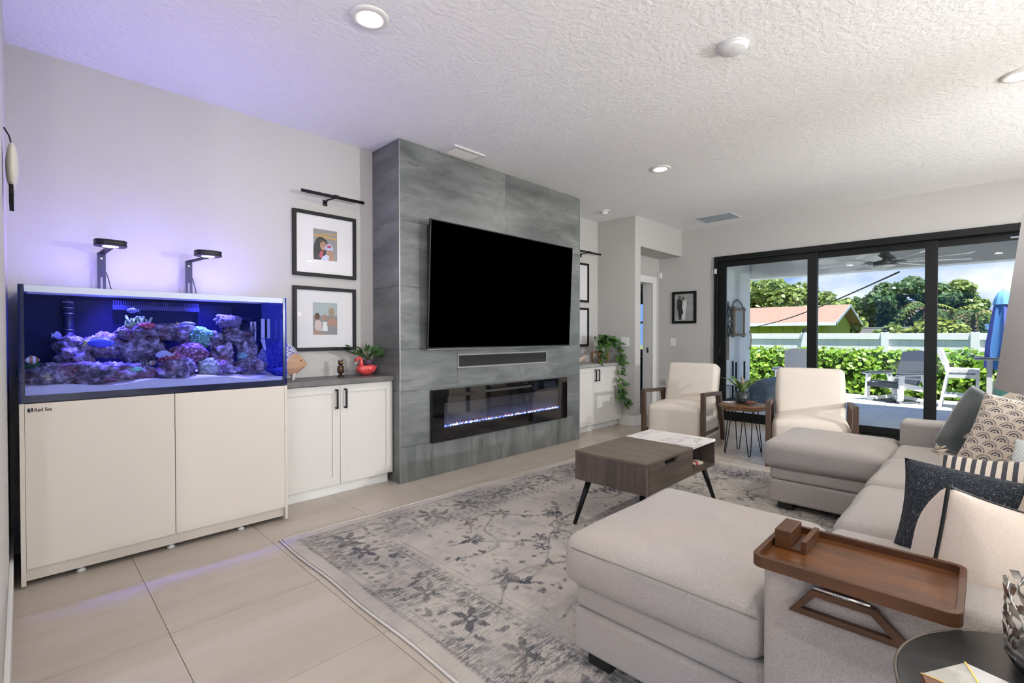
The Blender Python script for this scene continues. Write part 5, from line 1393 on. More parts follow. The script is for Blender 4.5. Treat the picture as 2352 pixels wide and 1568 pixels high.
flm = thing('flamingo_planter', 'coral-pink ceramic flamingo planter on the grey counter', 'planter', (1.95, 3.585, CZ))
m_fm = mat('flamingo_glaze', (.72, .075, .075), .15, coat=.5)
gx, gy = 1.955, 3.585
part('body', MB().ball((gx, gy, CZ + .052), (.084, .055, .052), 28, 18, lambda q: Vector((q.x, q.y, q.z if q.z < .55 else .55))), m_fm, flm)
part('wing', MB().ball((gx + .018, gy - .040, CZ + .056), (.050, .022, .030), 18, 10), m_fm, flm)
part('tail', MB().ball((gx + .082, gy, CZ + .066), (.020, .014, .012), 12, 8), m_fm, flm)
nk = [(gx - .050, gy - .01, CZ + .070), (gx - .048, gy - .012, CZ + .105), (gx - .052, gy - .014, CZ + .130), (gx - .070, gy - .016, CZ + .146), (gx - .088, gy - .016, CZ + .134), (gx - .094, gy - .016, CZ + .112)]
part('neck', MB().tube(nk, [.024, .015, .013, .013, .013, .011], 12), m_fm, flm)
part('beak', MB().tube([nk[-1], (gx - .096, gy - .016, CZ + .098), (gx - .090, gy - .016, CZ + .086)], [.010, .008, .003], 8), mat('beak', (.55, .52, .48), .3), flm, label='pale beak')
part('beak_tip', MB().ball((gx - .0895, gy - .016, CZ + .085), .0045, 8, 6), M_black, flm)
ip = thing('potted_plant', 'leafy houseplant in a purple pot inside the flamingo planter', 'plant', (gx + .02, gy, CZ + .085))
part('pot', MB().lathe([(.036, .083), (.042, .125), (.038, .125), (0, .118)], (gx + .02, gy, CZ), 24), mat('pot_purple', (.07, .04, .08), .5), ip)

# heart-shaped leaf shared by the houseplants
def leaf_mesh(nm, m, L_=1, W_=.62, fold=.12):
    pts = [(0, 0), (-.06, .20), (.02, .40), (.22, .5), (.48, .46), (.74, .28), (1, 0)]
    vs = [(0, 0, 0)]; top = [(x * L_, y * W_ * 1.0, abs(y) * fold - .10 * x * x) for x, y in pts[1:-1]]; bot = [(x * L_, -y * W_, abs(y) * fold - .10 * x * x) for x, y in pts[1:-1]]
    mid = [(x * L_, 0, -.10 * x * x) for x in (.15, .35, .55, .78)]
    vs = [(0, 0, 0)] + mid + [(L_, 0, -.10)] + top + bot
    nM = len(mid)
    T = lambda i: 2 + nM + i; Bt = lambda i: 2 + nM + 5 + i; Mi = lambda i: 1 + i; tip = 1 + nM
    fs = [(0, T(0), Mi(0)), (T(0), T(1), Mi(0)), (T(1), T(2), Mi(1), Mi(0)), (T(2), T(3), Mi(2), Mi(1)), (T(3), T(4), Mi(3), Mi(2)), (T(4), tip, Mi(3))]
    fs += [(0, Mi(0), Bt(0)), (Bt(0), Mi(0), Bt(1)), (Bt(1), Mi(0), Mi(1), Bt(2)), (Bt(2), Mi(1), Mi(2), Bt(3)), (Bt(3), Mi(2), Mi(3), Bt(4)), (Bt(4), Mi(3), tip)]
    me = MB().add(vs, fs, True).mesh(nm); me.materials.append(m); return me
LF = leaf_mesh('leaf', M_leaf, 1, .70); LFD = leaf_mesh('leaf', M_leafd)
LFN = leaf_mesh('leaf', M_leafd, 1, .42)
def put_leaf(parent, me, p, d, s, up=(0, 0, 1)):
    x = Vector(d).normalized(); u = Vector(up); y = u.cross(x)
    if y.length < .05: y = Vector((0, 1, 0)).cross(x)
    y.normalize(); z = x.cross(y)
    return shared('leaf', me, parent, Matrix.Translation(Vector(p) - origin_of(parent)) @ Matrix((x, y, z)).transposed().to_4x4() @ Matrix.Diagonal((s, s, s, 1)))
c0 = Vector((gx + .02, gy, CZ + .12))
for k in range(22):
    a = k * 2.4; el = .25 + .9 * ((k * 37) % 22) / 22
    L_ = rng.uniform(.06, .12)
    d = Vector((math.cos(a) * math.cos(el), math.sin(a) * .55 * math.cos(el), math.sin(el)))
    if k in (3, 9, 14): d = Vector((-.9, -.1, .38 + .1 * (k % 3))); L_ = .12 + .012 * k / 3
    p1 = c0 + d * L_
    part('stem', MB().tube([c0, c0 + d * L_ * .6 + Vector((0, 0, .01)), p1], .0018, 5), M_stem, ip)
    put_leaf(ip, LFN if k % 2 else LFD, p1, (d.x, d.y - .15, d.z * .6 + .1), rng.uniform(.06, .09), (0, -.6, .8))

# far alcove: pothos on a little wooden stand, driftwood
PX, PY, PZ = 5.32, 3.62, .8325
ps = thing('plant_stand', 'small orange wooden plant stand on the far countertop', 'plant stand', (PX, PY, PZ))
m_or = wood('beech_orange', (.36, .15, .045), (.28, .11, .03), 'x', 9, .45)
part('top', Bx(PX - .085, PX + .085, PY - .085, PY + .085, PZ + .125, PZ + .142), m_or, ps, .002)
for a in (-1, 1):
    for b in (-1, 1):
        part('leg', Bx(PX + a * .072 - .010, PX + a * .072 + .010, PY + b * .072 - .010, PY + b * .072 + .010, PZ + .0005, PZ + .1248), m_or, ps, .001)
po = thing('potted_plant', 'trailing pothos in a white pot spilling over the far cabinet', 'plant', (PX, PY, PZ + .1425))
part('pot', MB().lathe([(.062, .1428), (.068, .15), (.083, .268), (.078, .268), (.073, .255), (0, .25)], (PX, PY, PZ), 32), M_lid, po)
def vine(pts, n, smin=.065, smax=.105, jitter=.02):
    pts = [Vector(p) for p in pts]
    part('vine', MB().tube(pts, .0026, 5), M_stem, po)
    for k in range(n):
        t_ = (k + .6) / n * (len(pts) - 1); i = min(int(t_), len(pts) - 2); p = pts[i].lerp(pts[i + 1], t_ - i)
        a = rng.uniform(0, 2 * PI)
        d = Vector((math.cos(a), -abs(math.sin(a)) * .9 - .2, rng.uniform(-.75, .15)))
        q = p + d.normalized() * rng.uniform(.015, .035) + Vector((rng.uniform(-jitter, jitter), 0, rng.uniform(-jitter, jitter)))
        put_leaf(po, LF if rng.random() < .45 else LFD, q, d, rng.uniform(smin, smax), (0, -.8, .6))
tz = PZ + .27
vine([(PX, PY, tz), (PX + .05, PY - .08, tz + .03), (PX + .12, PY - .16, tz - .05), (PX + .13, PY - .20, tz - .25), (PX + .14, PY - .215, tz - .45), (PX + .14, PY - .22, tz - .62), (PX + .13, PY - .23, tz - .74)], 34)
vine([(PX, PY, tz), (PX + .08, PY - .10, tz + .04), (PX + .16, PY - .17, tz - .03), (PX + .18, PY - .20, tz - .30), (PX + .16, PY - .22, tz - .55), (PX + .16, PY - .23, tz - .72), (PX + .20, PY - .25, tz - .80), (PX + .215, PY - .26, tz - .77)], 28)
vine([(PX, PY, tz), (PX + .09, PY - .08, tz + .05), (PX + .14, PY - .14, tz - .02), (PX + .12, PY - .18, tz - .3), (PX + .08, PY - .21, tz - .55), (PX + .06, PY - .22, tz - .66), (PX + .055, PY - .23, tz - .72)], 14)
vine([(PX, PY, tz), (PX + .10, PY - .09, tz + .05), (PX + .17, PY - .13, tz + .0), (PX + .17, PY - .17, tz - .18), (PX + .20, PY - .19, tz - .30)], 18)
vine([(PX, PY, tz), (PX - .09, PY - .08, tz + .04), (PX - .16, PY - .10, tz - .03), (PX - .17, PY - .10, tz - .2)], 22)
vine([(PX, PY, tz), (PX - .05, PY - .10, tz + .05), (PX - .12, PY - .13, tz - .04), (PX - .16, PY - .13, tz - .16), (PX - .26, PY - .13, tz - .25)], 20)
vine([(PX, PY, tz), (PX + .03, PY - .03, tz + .06), (PX + .06, PY - .05, tz + .05), (PX + .12, PY - .06, tz + .04), (PX + .18, PY - .08, tz + .03)], 16)
vine([(PX - .05, PY, tz), (PX - .02, PY - .06, tz + .06), (PX - .07, PY - .10, tz + .07), (PX + .03, PY - .09, tz + .06)], 16)
vine([(PX - .02, PY, tz), (PX - .10, PY - .05, tz + .08), (PX - .20, PY - .07, tz + .06)], 5)
dw = part('driftwood', MB().tube([(4.72, 3.56, CZ - .008), (4.80, 3.55, CZ + .02), (4.87, 3.55, CZ + .055), (4.90, 3.55, CZ + .068)], [.022, .03, .026, .018], 12), mat('drift', (.55, .45, .38), .9, var=((1, 1, 1), 40, (.30, .20, .16), .45, .6), bump=(60, .8, .01)))
tag(dw, 'pale knobbly piece of driftwood on the far countertop', 'driftwood')

# ================================================================ OUTDOORS
GZ = -.10
# covered patio: pavers on a bed
pv = struct('floor_patio', Bx(7.07, 13.2, -5, 6.2, GZ - .12, GZ - .006), mat('paver_joint', (.30, .30, .31), .95), 'pale stone paver patio')
M_paver = mat('paver', (.50, .51, .54), .8)
t = NT(M_paver)
oi = t.n('ObjectInfo')
c = t.ramp(t.noise(t.co(), 6, 5, .6), (.35, (.60, .61, .64)), (.65, (.72, .73, .75)))
t.l(t.mix(.22, c, t.ramp(oi.outputs['Random'], (0, (.50, .52, .57)), (1, (.80, .78, .76)))), t.b.inputs['Base Color'])
pme = MB().box(.003, .397, .003, .597, -.04, 0).mesh('paver'); pme.materials.append(M_paver)
for i in range(15):
    for j in range(13):
        x = 7.09 + i * .40; y = -2.1 + j * .60 + (.30 if i % 2 else 0)
        if y > 5.4 or (x < 10.0 and y > 3.0): continue
        shared('paver', pme, pv, Matrix.Translation((x, y, GZ)))
struct('ground_lawn', Bx(13.2, 60, -60, 60, GZ - .3, GZ - .05), mat('soil_grass', (.10, .14, .04), .95))
struct('ground_far', MB().box(7.07, 13.2, 6.2, 60, GZ - .3, GZ - .05).box(7.07, 13.2, -60, -5, GZ - .3, GZ - .05), MATS['soil_grass'])
# lanai: roof slab, outer beam, end wall
struct('ceiling_lanai', Bx(7.09, 10.50, -5.2, 4.6, 2.78, 2.92), mat('lanai_paint', (.86, .87, .87), .8), 'grey-painted ceiling of the covered patio')
struct('beam_lanai', Bx(10.16, 10.46, -5.2, 4.6, 2.30, 2.779), MATS['lanai_paint'], 'outer beam of the covered patio')
struct('wall_lanai', Bx(7.09, 10.14, 3.36, 3.56, GZ - .02, 2.779), M_stucco, 'pale stucco end wall of the covered patio')
struct('wall_lanai_far', Bx(7.09, 10.46, -5.2, -5.0, GZ - .02, 2.779), M_stucco)
struct('roof_house', Bx(-4.8, 10.55, -5.4, 6.0, 2.93, 3.0), M_trimw)

# ceiling fan
FX, FY, FZ = 8.28, 1.01, 2.165
cf = thing('ceiling_fan', 'dark many-bladed ceiling fan under the patio roof', 'ceiling fan', (FX, FY, 2.779))
m_fd = mat('fan_dark', (.04, .045, .045), .4)
part('canopy', MB().lathe([(.03, -.05), (.07, -.01), (.07, -.0005)], (FX, FY, 2.779), 24), m_fd, cf)
part('downrod', MB().tube([(FX, FY, 2.74), (FX, FY, 2.38)], .016, 10), m_fd, cf)
part('motor', MB().lathe([(.125, -.03), (.13, .0), (.13, .055), (.10, .10), (.06, .125), (.045, .19), (.02, .225)], (FX, FY, FZ), 36), m_fd, cf)
part('light_lens', MB().lathe([(0, -.062), (.07, -.055), (.115, -.040), (.125, -.030)], (FX, FY, FZ), 32), mat('fan_lens', (.80, .80, .78), .4), cf, label='white lens')
m_bl = mat('fan_blade', (.85, .86, .86), .5); 
for k in range(9):
    a = 2 * PI * k / 9 + .22
    M = Matrix.Translation((FX, FY, FZ + .02)) @ Matrix.Rotation(a, 4, 'Z') @ Matrix.Rotation(R(13), 4, 'X')
    b_ = MB(); pts = [(.24, -.03), (.30, -.055), (.86, -.085), (.91, -.07), (.92, .06), (.88, .085), (.30, .055), (.24, .03)]
    b_.prism(pts, -.005, .005, 'z'); b_.v = [tuple(M @ Vector(q)) for q in b_.v]
    bl = part('blade', b_, m_bl, cf)
    i_ = MB().bar((.11, 0, 0), (.27, 0, 0), .035, .010); i_.v = [tuple(M @ Vector(q)) for q in i_.v]
    part('blade_iron', i_, m_fd, bl)

# wall decorations on the stucco wall
WY = 3.36
wd_ = wood('driftwood_grey', (.30, .24, .18), (.18, .14, .10), 'z', 9, .8)
dcx, dcz = 8.83, 1.44
dc = thing('wheel_wall_art', 'round spoked wooden wheel art on the stucco wall outside', 'wall art', (dcx, WY, 1.0))
part('hoop', MB().tube([(dcx + .30 * math.cos(a), WY - .03, dcz + .30 * math.sin(a)) for a in np.linspace(0, 2 * PI, 41)[:-1]], .016, 8, True), m_fd, dc)
for k in range(12):
    a = 2 * PI * k / 12
    part('spoke', MB().bar((dcx + .05 * math.cos(a), WY - .03, dcz + .05 * math.sin(a)), (dcx + .29 * math.cos(a), WY - .03, dcz + .29 * math.sin(a)), .028, .012, (0, 1, 0), .05, .012), m_fd, dc)
part('hub', MB().ball((dcx, WY - .03, dcz), (.05, .02, .05), 14, 8), m_fd, dc)
part('hanging_board', Bx(dcx + .02, dcx + .20, WY - .013, WY - .001, .74, 1.80), wd_, dc, .003)
sg = thing('bamboo_sign', 'bamboo-framed sign board hanging on the stucco wall outside', 'sign', (9.40, WY, 1.2))
for x in (9.15, 9.66):
    part('pole', MB().tube([(x, WY - .04, 1.15), (x, WY - .04, 1.72)], .028, 10), wd_, sg)
for z in (1.20, 1.67):
    part('crossbar', MB().tube([(9.10, WY - .055, z), (9.71, WY - .055, z)], .022, 10), wd_, sg)
part('board', Bx(9.26, 9.56, WY - .05, WY - .03, 1.235, 1.635), mat('sign_blue', (.30, .36, .42), .6, var=((6, 6, 16), 6, (.48, .50, .50), .45, .55)), sg, label='blue-grey sign board')
part('board_frame', MB().ring([(9.23, 1.215), (9.59, 1.215), (9.59, 1.655), (9.23, 1.655)], [(9.26, 1.235), (9.56, 1.235), (9.56, 1.635), (9.26, 1.635)], WY - .06, WY - .03, 'y'), mat('sign_frame', (.50, .44, .38), .7), sg)
part('hanging_rope', MB().tube([(9.12, WY - .03, 1.70), (9.22, WY - .03, 1.80), (9.38, WY - .03, 1.85), (9.56, WY - .03, 1.80), (9.70, WY - .03, 1.69)], .010, 6), m_fd, sg)
gr = thing('curved_wall_hook', 'curved pale wooden hook on the far edge of the stucco wall', 'hook', (10.06, WY, 1.0))
part('hook', MB().tube([(10.08, WY - .01, 1.27), (10.04, WY - .05, 1.20), (10.03, WY - .06, 1.10), (10.04, WY - .05, .98), (10.08, WY - .01, .92)], .014, 8), mat('hook_wood', (.45, .38, .30), .6), gr)

# white vinyl fence
fe = thing('vinyl_fence', 'white vinyl privacy fence behind the hedge', 'fence', (14.2, 1.5, GZ))
posts = [6.6, 5.0, 3.37, 1.71, .186, -1.40, -3.0]
for k, y in enumerate(posts):
    p_ = part('post', Bx(14.13, 14.27, y - .07, y + .07, GZ, 1.26), M_vinyl, fe, .004)
    part('post_cap', MB().lathe([(.05, 1.262), (.075, 1.27), (.05, 1.30), (.02, 1.32), (.045, 1.345), (.02, 1.37), (0, 1.38)], (14.2, y, 0), 14), M_black, p_, label='black finial cap')
for a, b in zip(posts[:-1], posts[1:]):
    part('top_rail', Bx(14.155, 14.245, b + .0705, a - .0705, 1.09, 1.235), M_vinyl, fe, .004)
    part('bottom_rail', Bx(14.155, 14.245, b + .0705, a - .0705, GZ + .05, GZ + .19), M_vinyl, fe, .004)
    nb = 7; wd = (a - b - .142) / nb
    for k in range(nb):
        y0 = b + .071 + k * wd
        part('board', Bx(14.185, 14.215, y0 + .002, y0 + wd - .002, GZ + .19, 1.0895), M_vinyl, fe)

# leaf cloud helper: many small leaf polygons in one mesh
def leaf_cloud(name, centers, radii, count, size, m, parent, flat=.5, shell=.55, shape='leaf', up=.4, label=None):
    c = np.array(centers); r_ = np.array(radii)
    vol = (r_[:, 0] * r_[:, 1] * r_[:, 2]) ** (2 / 3); pick = nrng.choice(len(c), count, p=vol / vol.sum())
    d = nrng.normal(size=(count, 3)); d /= np.linalg.norm(d, axis=1)[:, None]
    rad = shell + (1 - shell) * nrng.random(count) ** .5
    P = c[pick] + d * r_[pick] * rad[:, None]
    nrm = d + nrng.normal(size=(count, 3)) * flat; nrm[:, 2] += up; nrm /= np.linalg.norm(nrm, axis=1)[:, None]
    a = np.cross(nrm, nrng.normal(size=(count, 3))); a /= np.linalg.norm(a, axis=1)[:, None]
    b = np.cross(nrm, a)
    s = size * (.7 + .6 * nrng.random(count))[:, None]
    prof = [(-.5, 0), (-.1, .30), (.32, .30), (.5, 0), (.32, -.30), (-.1, -.30)] if shape == 'leaf' else [(-.5, 0), (0, .16), (.5, 0), (0, -.16)]
    k = len(prof)
    V = np.stack([P + a * s * u + b * s * w_ + nrm * s * (.12 * abs(w_)) for u, w_ in prof], 1).reshape(-1, 3)
    me = bpy.data.meshes.new(name)
    off = np.array(origin_of(parent)) if parent else 0
    me.vertices.add(len(V)); me.vertices.foreach_set('co', (V - off).ravel().astype(np.float32))
    me.loops.add(count * k); me.loops.foreach_set('vertex_index', np.arange(count * k, dtype=np.int32))
    me.polygons.add(count); me.polygons.foreach_set('loop_start', np.arange(0, count * k, k, dtype=np.int32)); me.polygons.foreach_set('loop_total', np.full(count, k, dtype=np.int32))
    me.update(); me.validate()
    return part(name, me, m, parent, kind='stuff', label=label)
def leafmat(name, c1, c2, c3, rough=.45, trans=.35):
    m = mat(name, c1, rough)
    t = NT(m)
    g = t.n('NewGeometry')
    c = t.ramp(g.outputs['Random Per Island'], (0, c1), (.5, c2), (1, c3))
    t.l(c, t.b.inputs['Base Color'])
    tl_ = t.n('BsdfTranslucent'); t.l(c, tl_.inputs[0])
    mx = t.n('MixShader'); mx.inputs[0].default_value = trans
    t.l(t.b.outputs[0], mx.inputs[1]); t.l(tl_.outputs[0], mx.inputs[2]); t.l(mx.outputs[0], t.nt.nodes['Material Output'].inputs[0])
    return m
M_hl = leafmat('hedge_leaf', (.10, .23, .022), (.20, .37, .035), (.36, .52, .07))
hg = thing('hedge', 'bright green glossy-leaved hedge in front of the white fence', 'hedge', (13.3, 1.7, GZ))
cs_, rs_ = [], []
for k in range(46):
    y = -2.2 + k * .175
    for (xx, zz, rr) in ((13.05, .28, .33), (13.35, .52 + .05 * math.sin(k * 1.7), .36), (13.1, .62 + .06 * math.sin(k * 2.3 + 1), .26), (13.0, .0, .26)):
        cs_.append((xx + rng.uniform(-.06, .06), y, zz)); rs_.append((rr, .2, rr))
leaf_cloud('foliage', cs_, rs_, 15000, .115, M_hl, hg, shell=.7, up=.35, label='thick rounded leaves')
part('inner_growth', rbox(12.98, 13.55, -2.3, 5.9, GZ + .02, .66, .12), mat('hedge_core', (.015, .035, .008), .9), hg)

# trees beyond the fence
M_t1 = leafmat('tree_leaf_light', (.10, .17, .035), (.19, .27, .06), (.30, .38, .11))
M_t2 = leafmat('tree_leaf_deep', (.035, .085, .03), (.07, .15, .05), (.14, .22, .08))
M_t3 = leafmat('bush_leaf', (.14, .19, .03), (.24, .30, .05), (.34, .38, .10))
def tree(label, base, blobs, count, size, m, trunk_h, seed=1):
    T = thing('tree', label, 'tree', base)
    rr = random.Random(seed)
    br = MB(); bx, by, bz = base
    br.tube([(bx, by, bz), (bx + .1, by, bz + trunk_h * .5), (bx, by + .1, bz + trunk_h)], [.22, .16, .10], 8)
    for c_, r_ in blobs[:8]:
        br.tube([(bx, by, bz + trunk_h * .8), ((bx + c_[0]) / 2, (by + c_[1]) / 2, (bz + trunk_h + c_[2]) / 2), c_], [.08, .05, .02], 6)
    part('trunk', br, M_bark, T)
    leaf_cloud('foliage', [b[0] for b in blobs], [b[1] for b in blobs], count, size, m, T, shell=.6)
def blobs(x, y0, y1, z0, tops, n, r, seed, dx=1.5):
    rr = random.Random(seed); out = []
    for k in range(n):
        y = rr.uniform(y0, y1); u = (y - y0) / (y1 - y0)
        zt = np.interp(u, [q[0] for q in tops], [q[1] for q in tops])
        z = rr.uniform(z0, max(z0 + .1, zt - r * .6))
        s = rr.uniform(.6, 1.1) * r
        out.append(((x + rr.uniform(-dx, dx), y, z), (s, s, s * .8)))
    for k in range(14):
        u = k / 13; zt = np.interp(u, [q[0] for q in tops], [q[1] for q in tops])
        out.append(((x + rr.uniform(-dx * .5, dx * .5), y0 + u * (y1 - y0), zt - r * .55 + rr.uniform(-.15, .1)), (r * .7, r * .7, r * .6)))
    return out
tree('broad leafy green tree behind the yellow-green house at the left pane', (26, 7.4, GZ), blobs(26, 4.2, 11.5, .8, [(0, 2.4), (.10, 3.0), (.28, 3.75), (.5, 3.9), (1, 4.3)], 48, .85, 3), 17000, .22, M_t1, 2.2)
tree('dense dark green tree behind the middle pane and the right frame post', (27, 2.1, GZ), blobs(27, .55, 3.9, .8, [(0, 2.6), (.2, 3.3), (.55, 3.7), (.85, 3.5), (1, 2.6)], 40, .62, 4), 13000, .20, M_t2, 2.2)
tree('dark green tree in the gap between the two larger trees', (29, 4.1, GZ), blobs(29, 3.4, 5.6, .6, [(0, 2.3), (.5, 3.0), (1, 2.9)], 18, .6, 5), 5000, .20, M_t2, 1.6)
tree('thin-topped olive tree rising behind the palms', (28, .9, GZ), blobs(28, .2, 2.0, 1.6, [(0, 2.6), (.35, 3.6), (.7, 3.2), (1, 3.0)], 16, .42, 6), 3200, .20, M_t1, 2.4)
def bush(label, x, y, r, top, m, seed):
    B_ = thing('bush', label, 'bush', (x, y, GZ))
    bb = blobs(x, y - r, y + r, .3, [(0, top * .75), (.5, top), (1, top * .7)], 12, .45, seed, .5)
    leaf_cloud('foliage', [b[0] for b in bb], [b[1] for b in bb], 2600, .17, m, B_, shell=.6)
    part('stem', MB().tube([(x, y, GZ), (x, y, top * .6)], .06, 6), M_bark, B_)
bush('round yellow-green bush behind the fence right of the frame post', 18.0, 1.0, .75, 1.72, M_t3, 7)
bush('light green bush behind the fence left of the frame post', 18.6, 2.15, .6, 1.5, M_t1, 8)
def palm(label, x, y, top, n, seed):
    P = thing('palm_tree', label, 'palm', (x, y, GZ), 'palms beyond the fence')
    rr = random.Random(seed)
    part('trunk', MB().tube([(x, y, GZ), (x + .05, y, top * .5), (x, y, top)], [.12, .10, .08], 8), M_bark, P)
    for k in range(n):
        a = 2 * PI * k / n + rr.random(); L_ = rr.uniform(.7, 1.1); el = rr.uniform(.1, .9)
        d = Vector((math.cos(a), math.sin(a), 0)); pv_ = Vector((-d.y, d.x, 0)); c0 = Vector((x, y, top))
        vs, fs = [], []
        spine = [c0 + d * (L_ * u) + Vector((0, 0, L_ * (el * u - 1.1 * u * u))) for u in np.linspace(0, 1, 11)]
        for j in range(1, 11):
            p = spine[j]; ll = .24 * math.sin(PI * min(.95, j / 11 + .05)) + .05
            for s_ in (-1, 1):
                b_ = len(vs); dr = (pv_ * s_ + d * .55 + Vector((0, 0, -.45))).normalized()
                vs += [p - d * .03, p + d * .03, p + dr * ll]; fs.append((b_, b_ + 1, b_ + 2))
        mb = MB().add(vs, fs); mb.tube(spine, [.014 * (1 - j / 12) for j in range(11)], 4)
        part('frond', mb, (M_t2, M_t3, M_t2, mat('frond_dry', (.30, .20, .13), .8))[k % 4], P)
palm('left feathery palm with drooping fronds beyond the fence', 21.0, 1.45, 2.1, 12, 11)
palm('middle feathery palm with drooping fronds beyond the fence', 21.5, .85, 1.95, 13, 12)
palm('right feathery palm beside the blue parasol', 21.2, .30, 1.85, 12, 13)

# neighbouring house, low dark roof, utility line
nh = thing('neighbour_house', 'yellow-green bungalow with a pinkish shingle roof behind the fence', 'house', (22, 6, GZ))
m_yg = mat('siding_lime', (.36, .42, .06), .8)
part('wall', Bx(20.0, 24.0, 4.05, 10, GZ, 1.62), m_yg, nh)
part('gable', MB().prism([(20.0, 1.62), (24.0, 1.62), (22.0, 2.25)], 4.05, 4.15, 'y'), m_yg, nh)
for k in range(14):
    part('batten', Bx(19.985, 19.9995, 4.2 + k * .42, 4.225 + k * .42, GZ, 1.60), mat('siding_dark', (.26, .31, .05), .8) if k == 0 else MATS['siding_dark'], nh)  # battens in a darker lime than the wall
m_sh2 = mat('shingle_pink', (.27, .165, .125), .9, var=((1, 1, 1), 6, (.22, .14, .11), .4, .6))
part('roof', MB().prism([(19.55, 1.58), (19.55, 1.64), (22.0, 2.36), (24.5, 1.64), (24.5, 1.58), (22.0, 2.28)], 3.70, 10.2, 'y'), m_sh2, nh)
part('fascia', MB().box(19.53, 19.549, 3.70, 10.2, 1.53, 1.65), M_vinyl, nh)
part('verge', MB().bar((19.55, 3.69, 1.59), (22.0, 3.69, 2.31), .02, .10).bar((22.0, 3.69, 2.31), (24.5, 3.69, 1.59), .02, .10), mat('verge_blue', (.25, .31, .38), .7), nh)
dr = thing('neighbour_roof', 'low dark shingle roof just above the fence line', 'roof', (19.3, 2.1, GZ))
part('roof_slope', MB().prism([(18.9, 1.20), (18.9, 1.25), (19.6, 1.42), (20.2, 1.25), (20.2, 1.20)], .9, 2.95, 'y'), mat('shingle_dark', (.07, .07, .075), .9), dr)
part('wall', Bx(18.95, 20.15, 1.0, 2.85, GZ, 1.2), m_fd, dr)
part('ridge', MB().tube([(19.6, .9, 1.43), (19.6, 2.95, 1.43)], .03, 6), mat('ridge_grey', (.20, .20, .21), .9), dr)
ul = thing('utility_line', 'dark cable sagging from the patio roof to the left across the trees', 'cable', (15, 3.8, 1.6))
a_, b_ = Vector((19.4, 6.45, 1.46)), Vector((10.47, 1.08, 2.262))
part('cable', MB().tube([a_.lerp(b_, k / 14) - Vector((0, 0, .14 * math.sin(PI * k / 14))) for k in range(15)], .014, 6), M_black, ul)

# adirondack chairs (local: faces -X, origin on the ground at the centre)
M_poly = mat('poly_slate', (.045, .056, .078), .6); M_polyw = mat('poly_white', (.82, .83, .85), .55)
def adirondack(label, x, y, rz):
    A = thing('adirondack_chair', label, 'chair', (0, 0, 0), 'swivel adirondack chairs on the patio')
    for k in range(6):
        yy = -.225 + k * .09; hh = .66 + .10 * math.sqrt(max(0, 1 - (yy / .30) ** 2))
        part('back_slat', MB().bar((.24, yy * .82, .30), (.24 + hh * .42, yy, .30 + hh * .90), .078, .022, (-1, 0, 0), .088, .022), M_poly, A)
    for k in range(5):
        xx = -.30 + k * .11
        part('seat_slat', MB().bar((xx, -.26, .40 - k * .018), (xx, .26, .40 - k * .018), .095, .022, (0, 0, 1)), M_poly, A)
    for s_ in (-1, 1):
        part('arm', MB().prism([(-.40, s_ * .27), (.30, s_ * .27), (.38, s_ * .33), (.36, s_ * .40), (-.36, s_ * .41), (-.41, s_ * .38)], .545, .570, 'z'), M_poly, A)
        part('arm_edge', MB().prism([(-.40, s_ * .28), (.30, s_ * .28), (.37, s_ * .33), (.35, s_ * .39), (-.36, s_ * .40)], .520, .5445, 'z'), M_polyw, A)
        part('front_leg', MB().bar((-.33, s_ * .32, .06), (-.30, s_ * .32, .519), .035, .10), M_polyw, A)
        part('rear_leg', MB().bar((.42, s_ * .32, .05), (.24, s_ * .32, .519), .035, .10), M_polyw, A)
        part('seat_rail', MB().bar((-.34, s_ * .285, .36), (.34, s_ * .285, .24), .03, .10), M_polyw, A)
    part('back_brace', MB().bar((.31, -.33, .42), (.31, .33, .42), .05, .05), M_polyw, A)
    part('front_apron', MB().bar((-.345, -.30, .33), (-.345, .30, .33), .022, .09), M_poly, A)
    part('swivel_base', MB().lathe([(.36, .0005), (.36, .018), (.10, .024)], (0, 0, 0), 28), M_poly, A)
    for k in range(4):
        a = PI / 4 + PI / 2 * k
        part('base_arm', MB().bar((0, 0, .12), (.33 * math.cos(a), .33 * math.sin(a), .05), .07, .06), M_polyw, A)
    part('swivel_post', MB().lathe([(.06, .024), (.06, .26)], (0, 0, 0), 14), M_polyw, A)
    A.location = (x, y, GZ); A.rotation_euler = (0, 0, rz)
adirondack('slate and white adirondack chair seen through the left pane', 11.95, 3.02, R(8))
adirondack('slate and white adirondack chair in the middle pane, turned to the left', 11.95, 1.26, R(-30))
# bar chair, bar table, parasol
bcx, bcy = 11.75, .34
bc_ = thing('bar_chair', 'white outdoor bar chair in profile at the right pane', 'chair', (bcx, bcy, GZ))
for xx in (bcx - .25, bcx + .25):
    part('side_frame', MB().bar((xx, .60, GZ), (xx, .50, .52), .04, .075).bar((xx, .50, .50), (xx, .53, .68), .04, .07).bar((xx, .53, .67), (xx, .63, .94), .04, .07).bar((xx, .52, .57), (xx, .09, .565), .04, .06).bar((xx, .50, .47), (xx, .12, .47), .04, .06).bar((xx, .12, .57), (xx, .11, GZ), .04, .075), M_polyw, bc_)
for k in range(5): part('seat_slat', MB().bar((bcx - .23, .18 + k * .07, .50), (bcx + .23, .18 + k * .07, .50), .06, .02), M_poly, bc_)
for k in range(4): part('back_slat', MB().bar((bcx - .20 + k * .133, .52, .56), (bcx - .20 + k * .133, .61, .90), .10, .02, (0, 1, 0)), M_polyw, bc_)
part('foot_rest', MB().box(bcx - .24, bcx + .24, .10, .58, .09, .14), M_polyw, bc_)
bt = thing('bar_table', 'white outdoor bar table under the closed blue parasol', 'table', (11.5, -.12, GZ))
part('top', Bx(11.1, 11.9, -.52, .155, .775, .80), M_polyw, bt, .004)
part('top_edge', Bx(11.09, 11.91, -.53, .165, .801, .815), M_poly, bt)
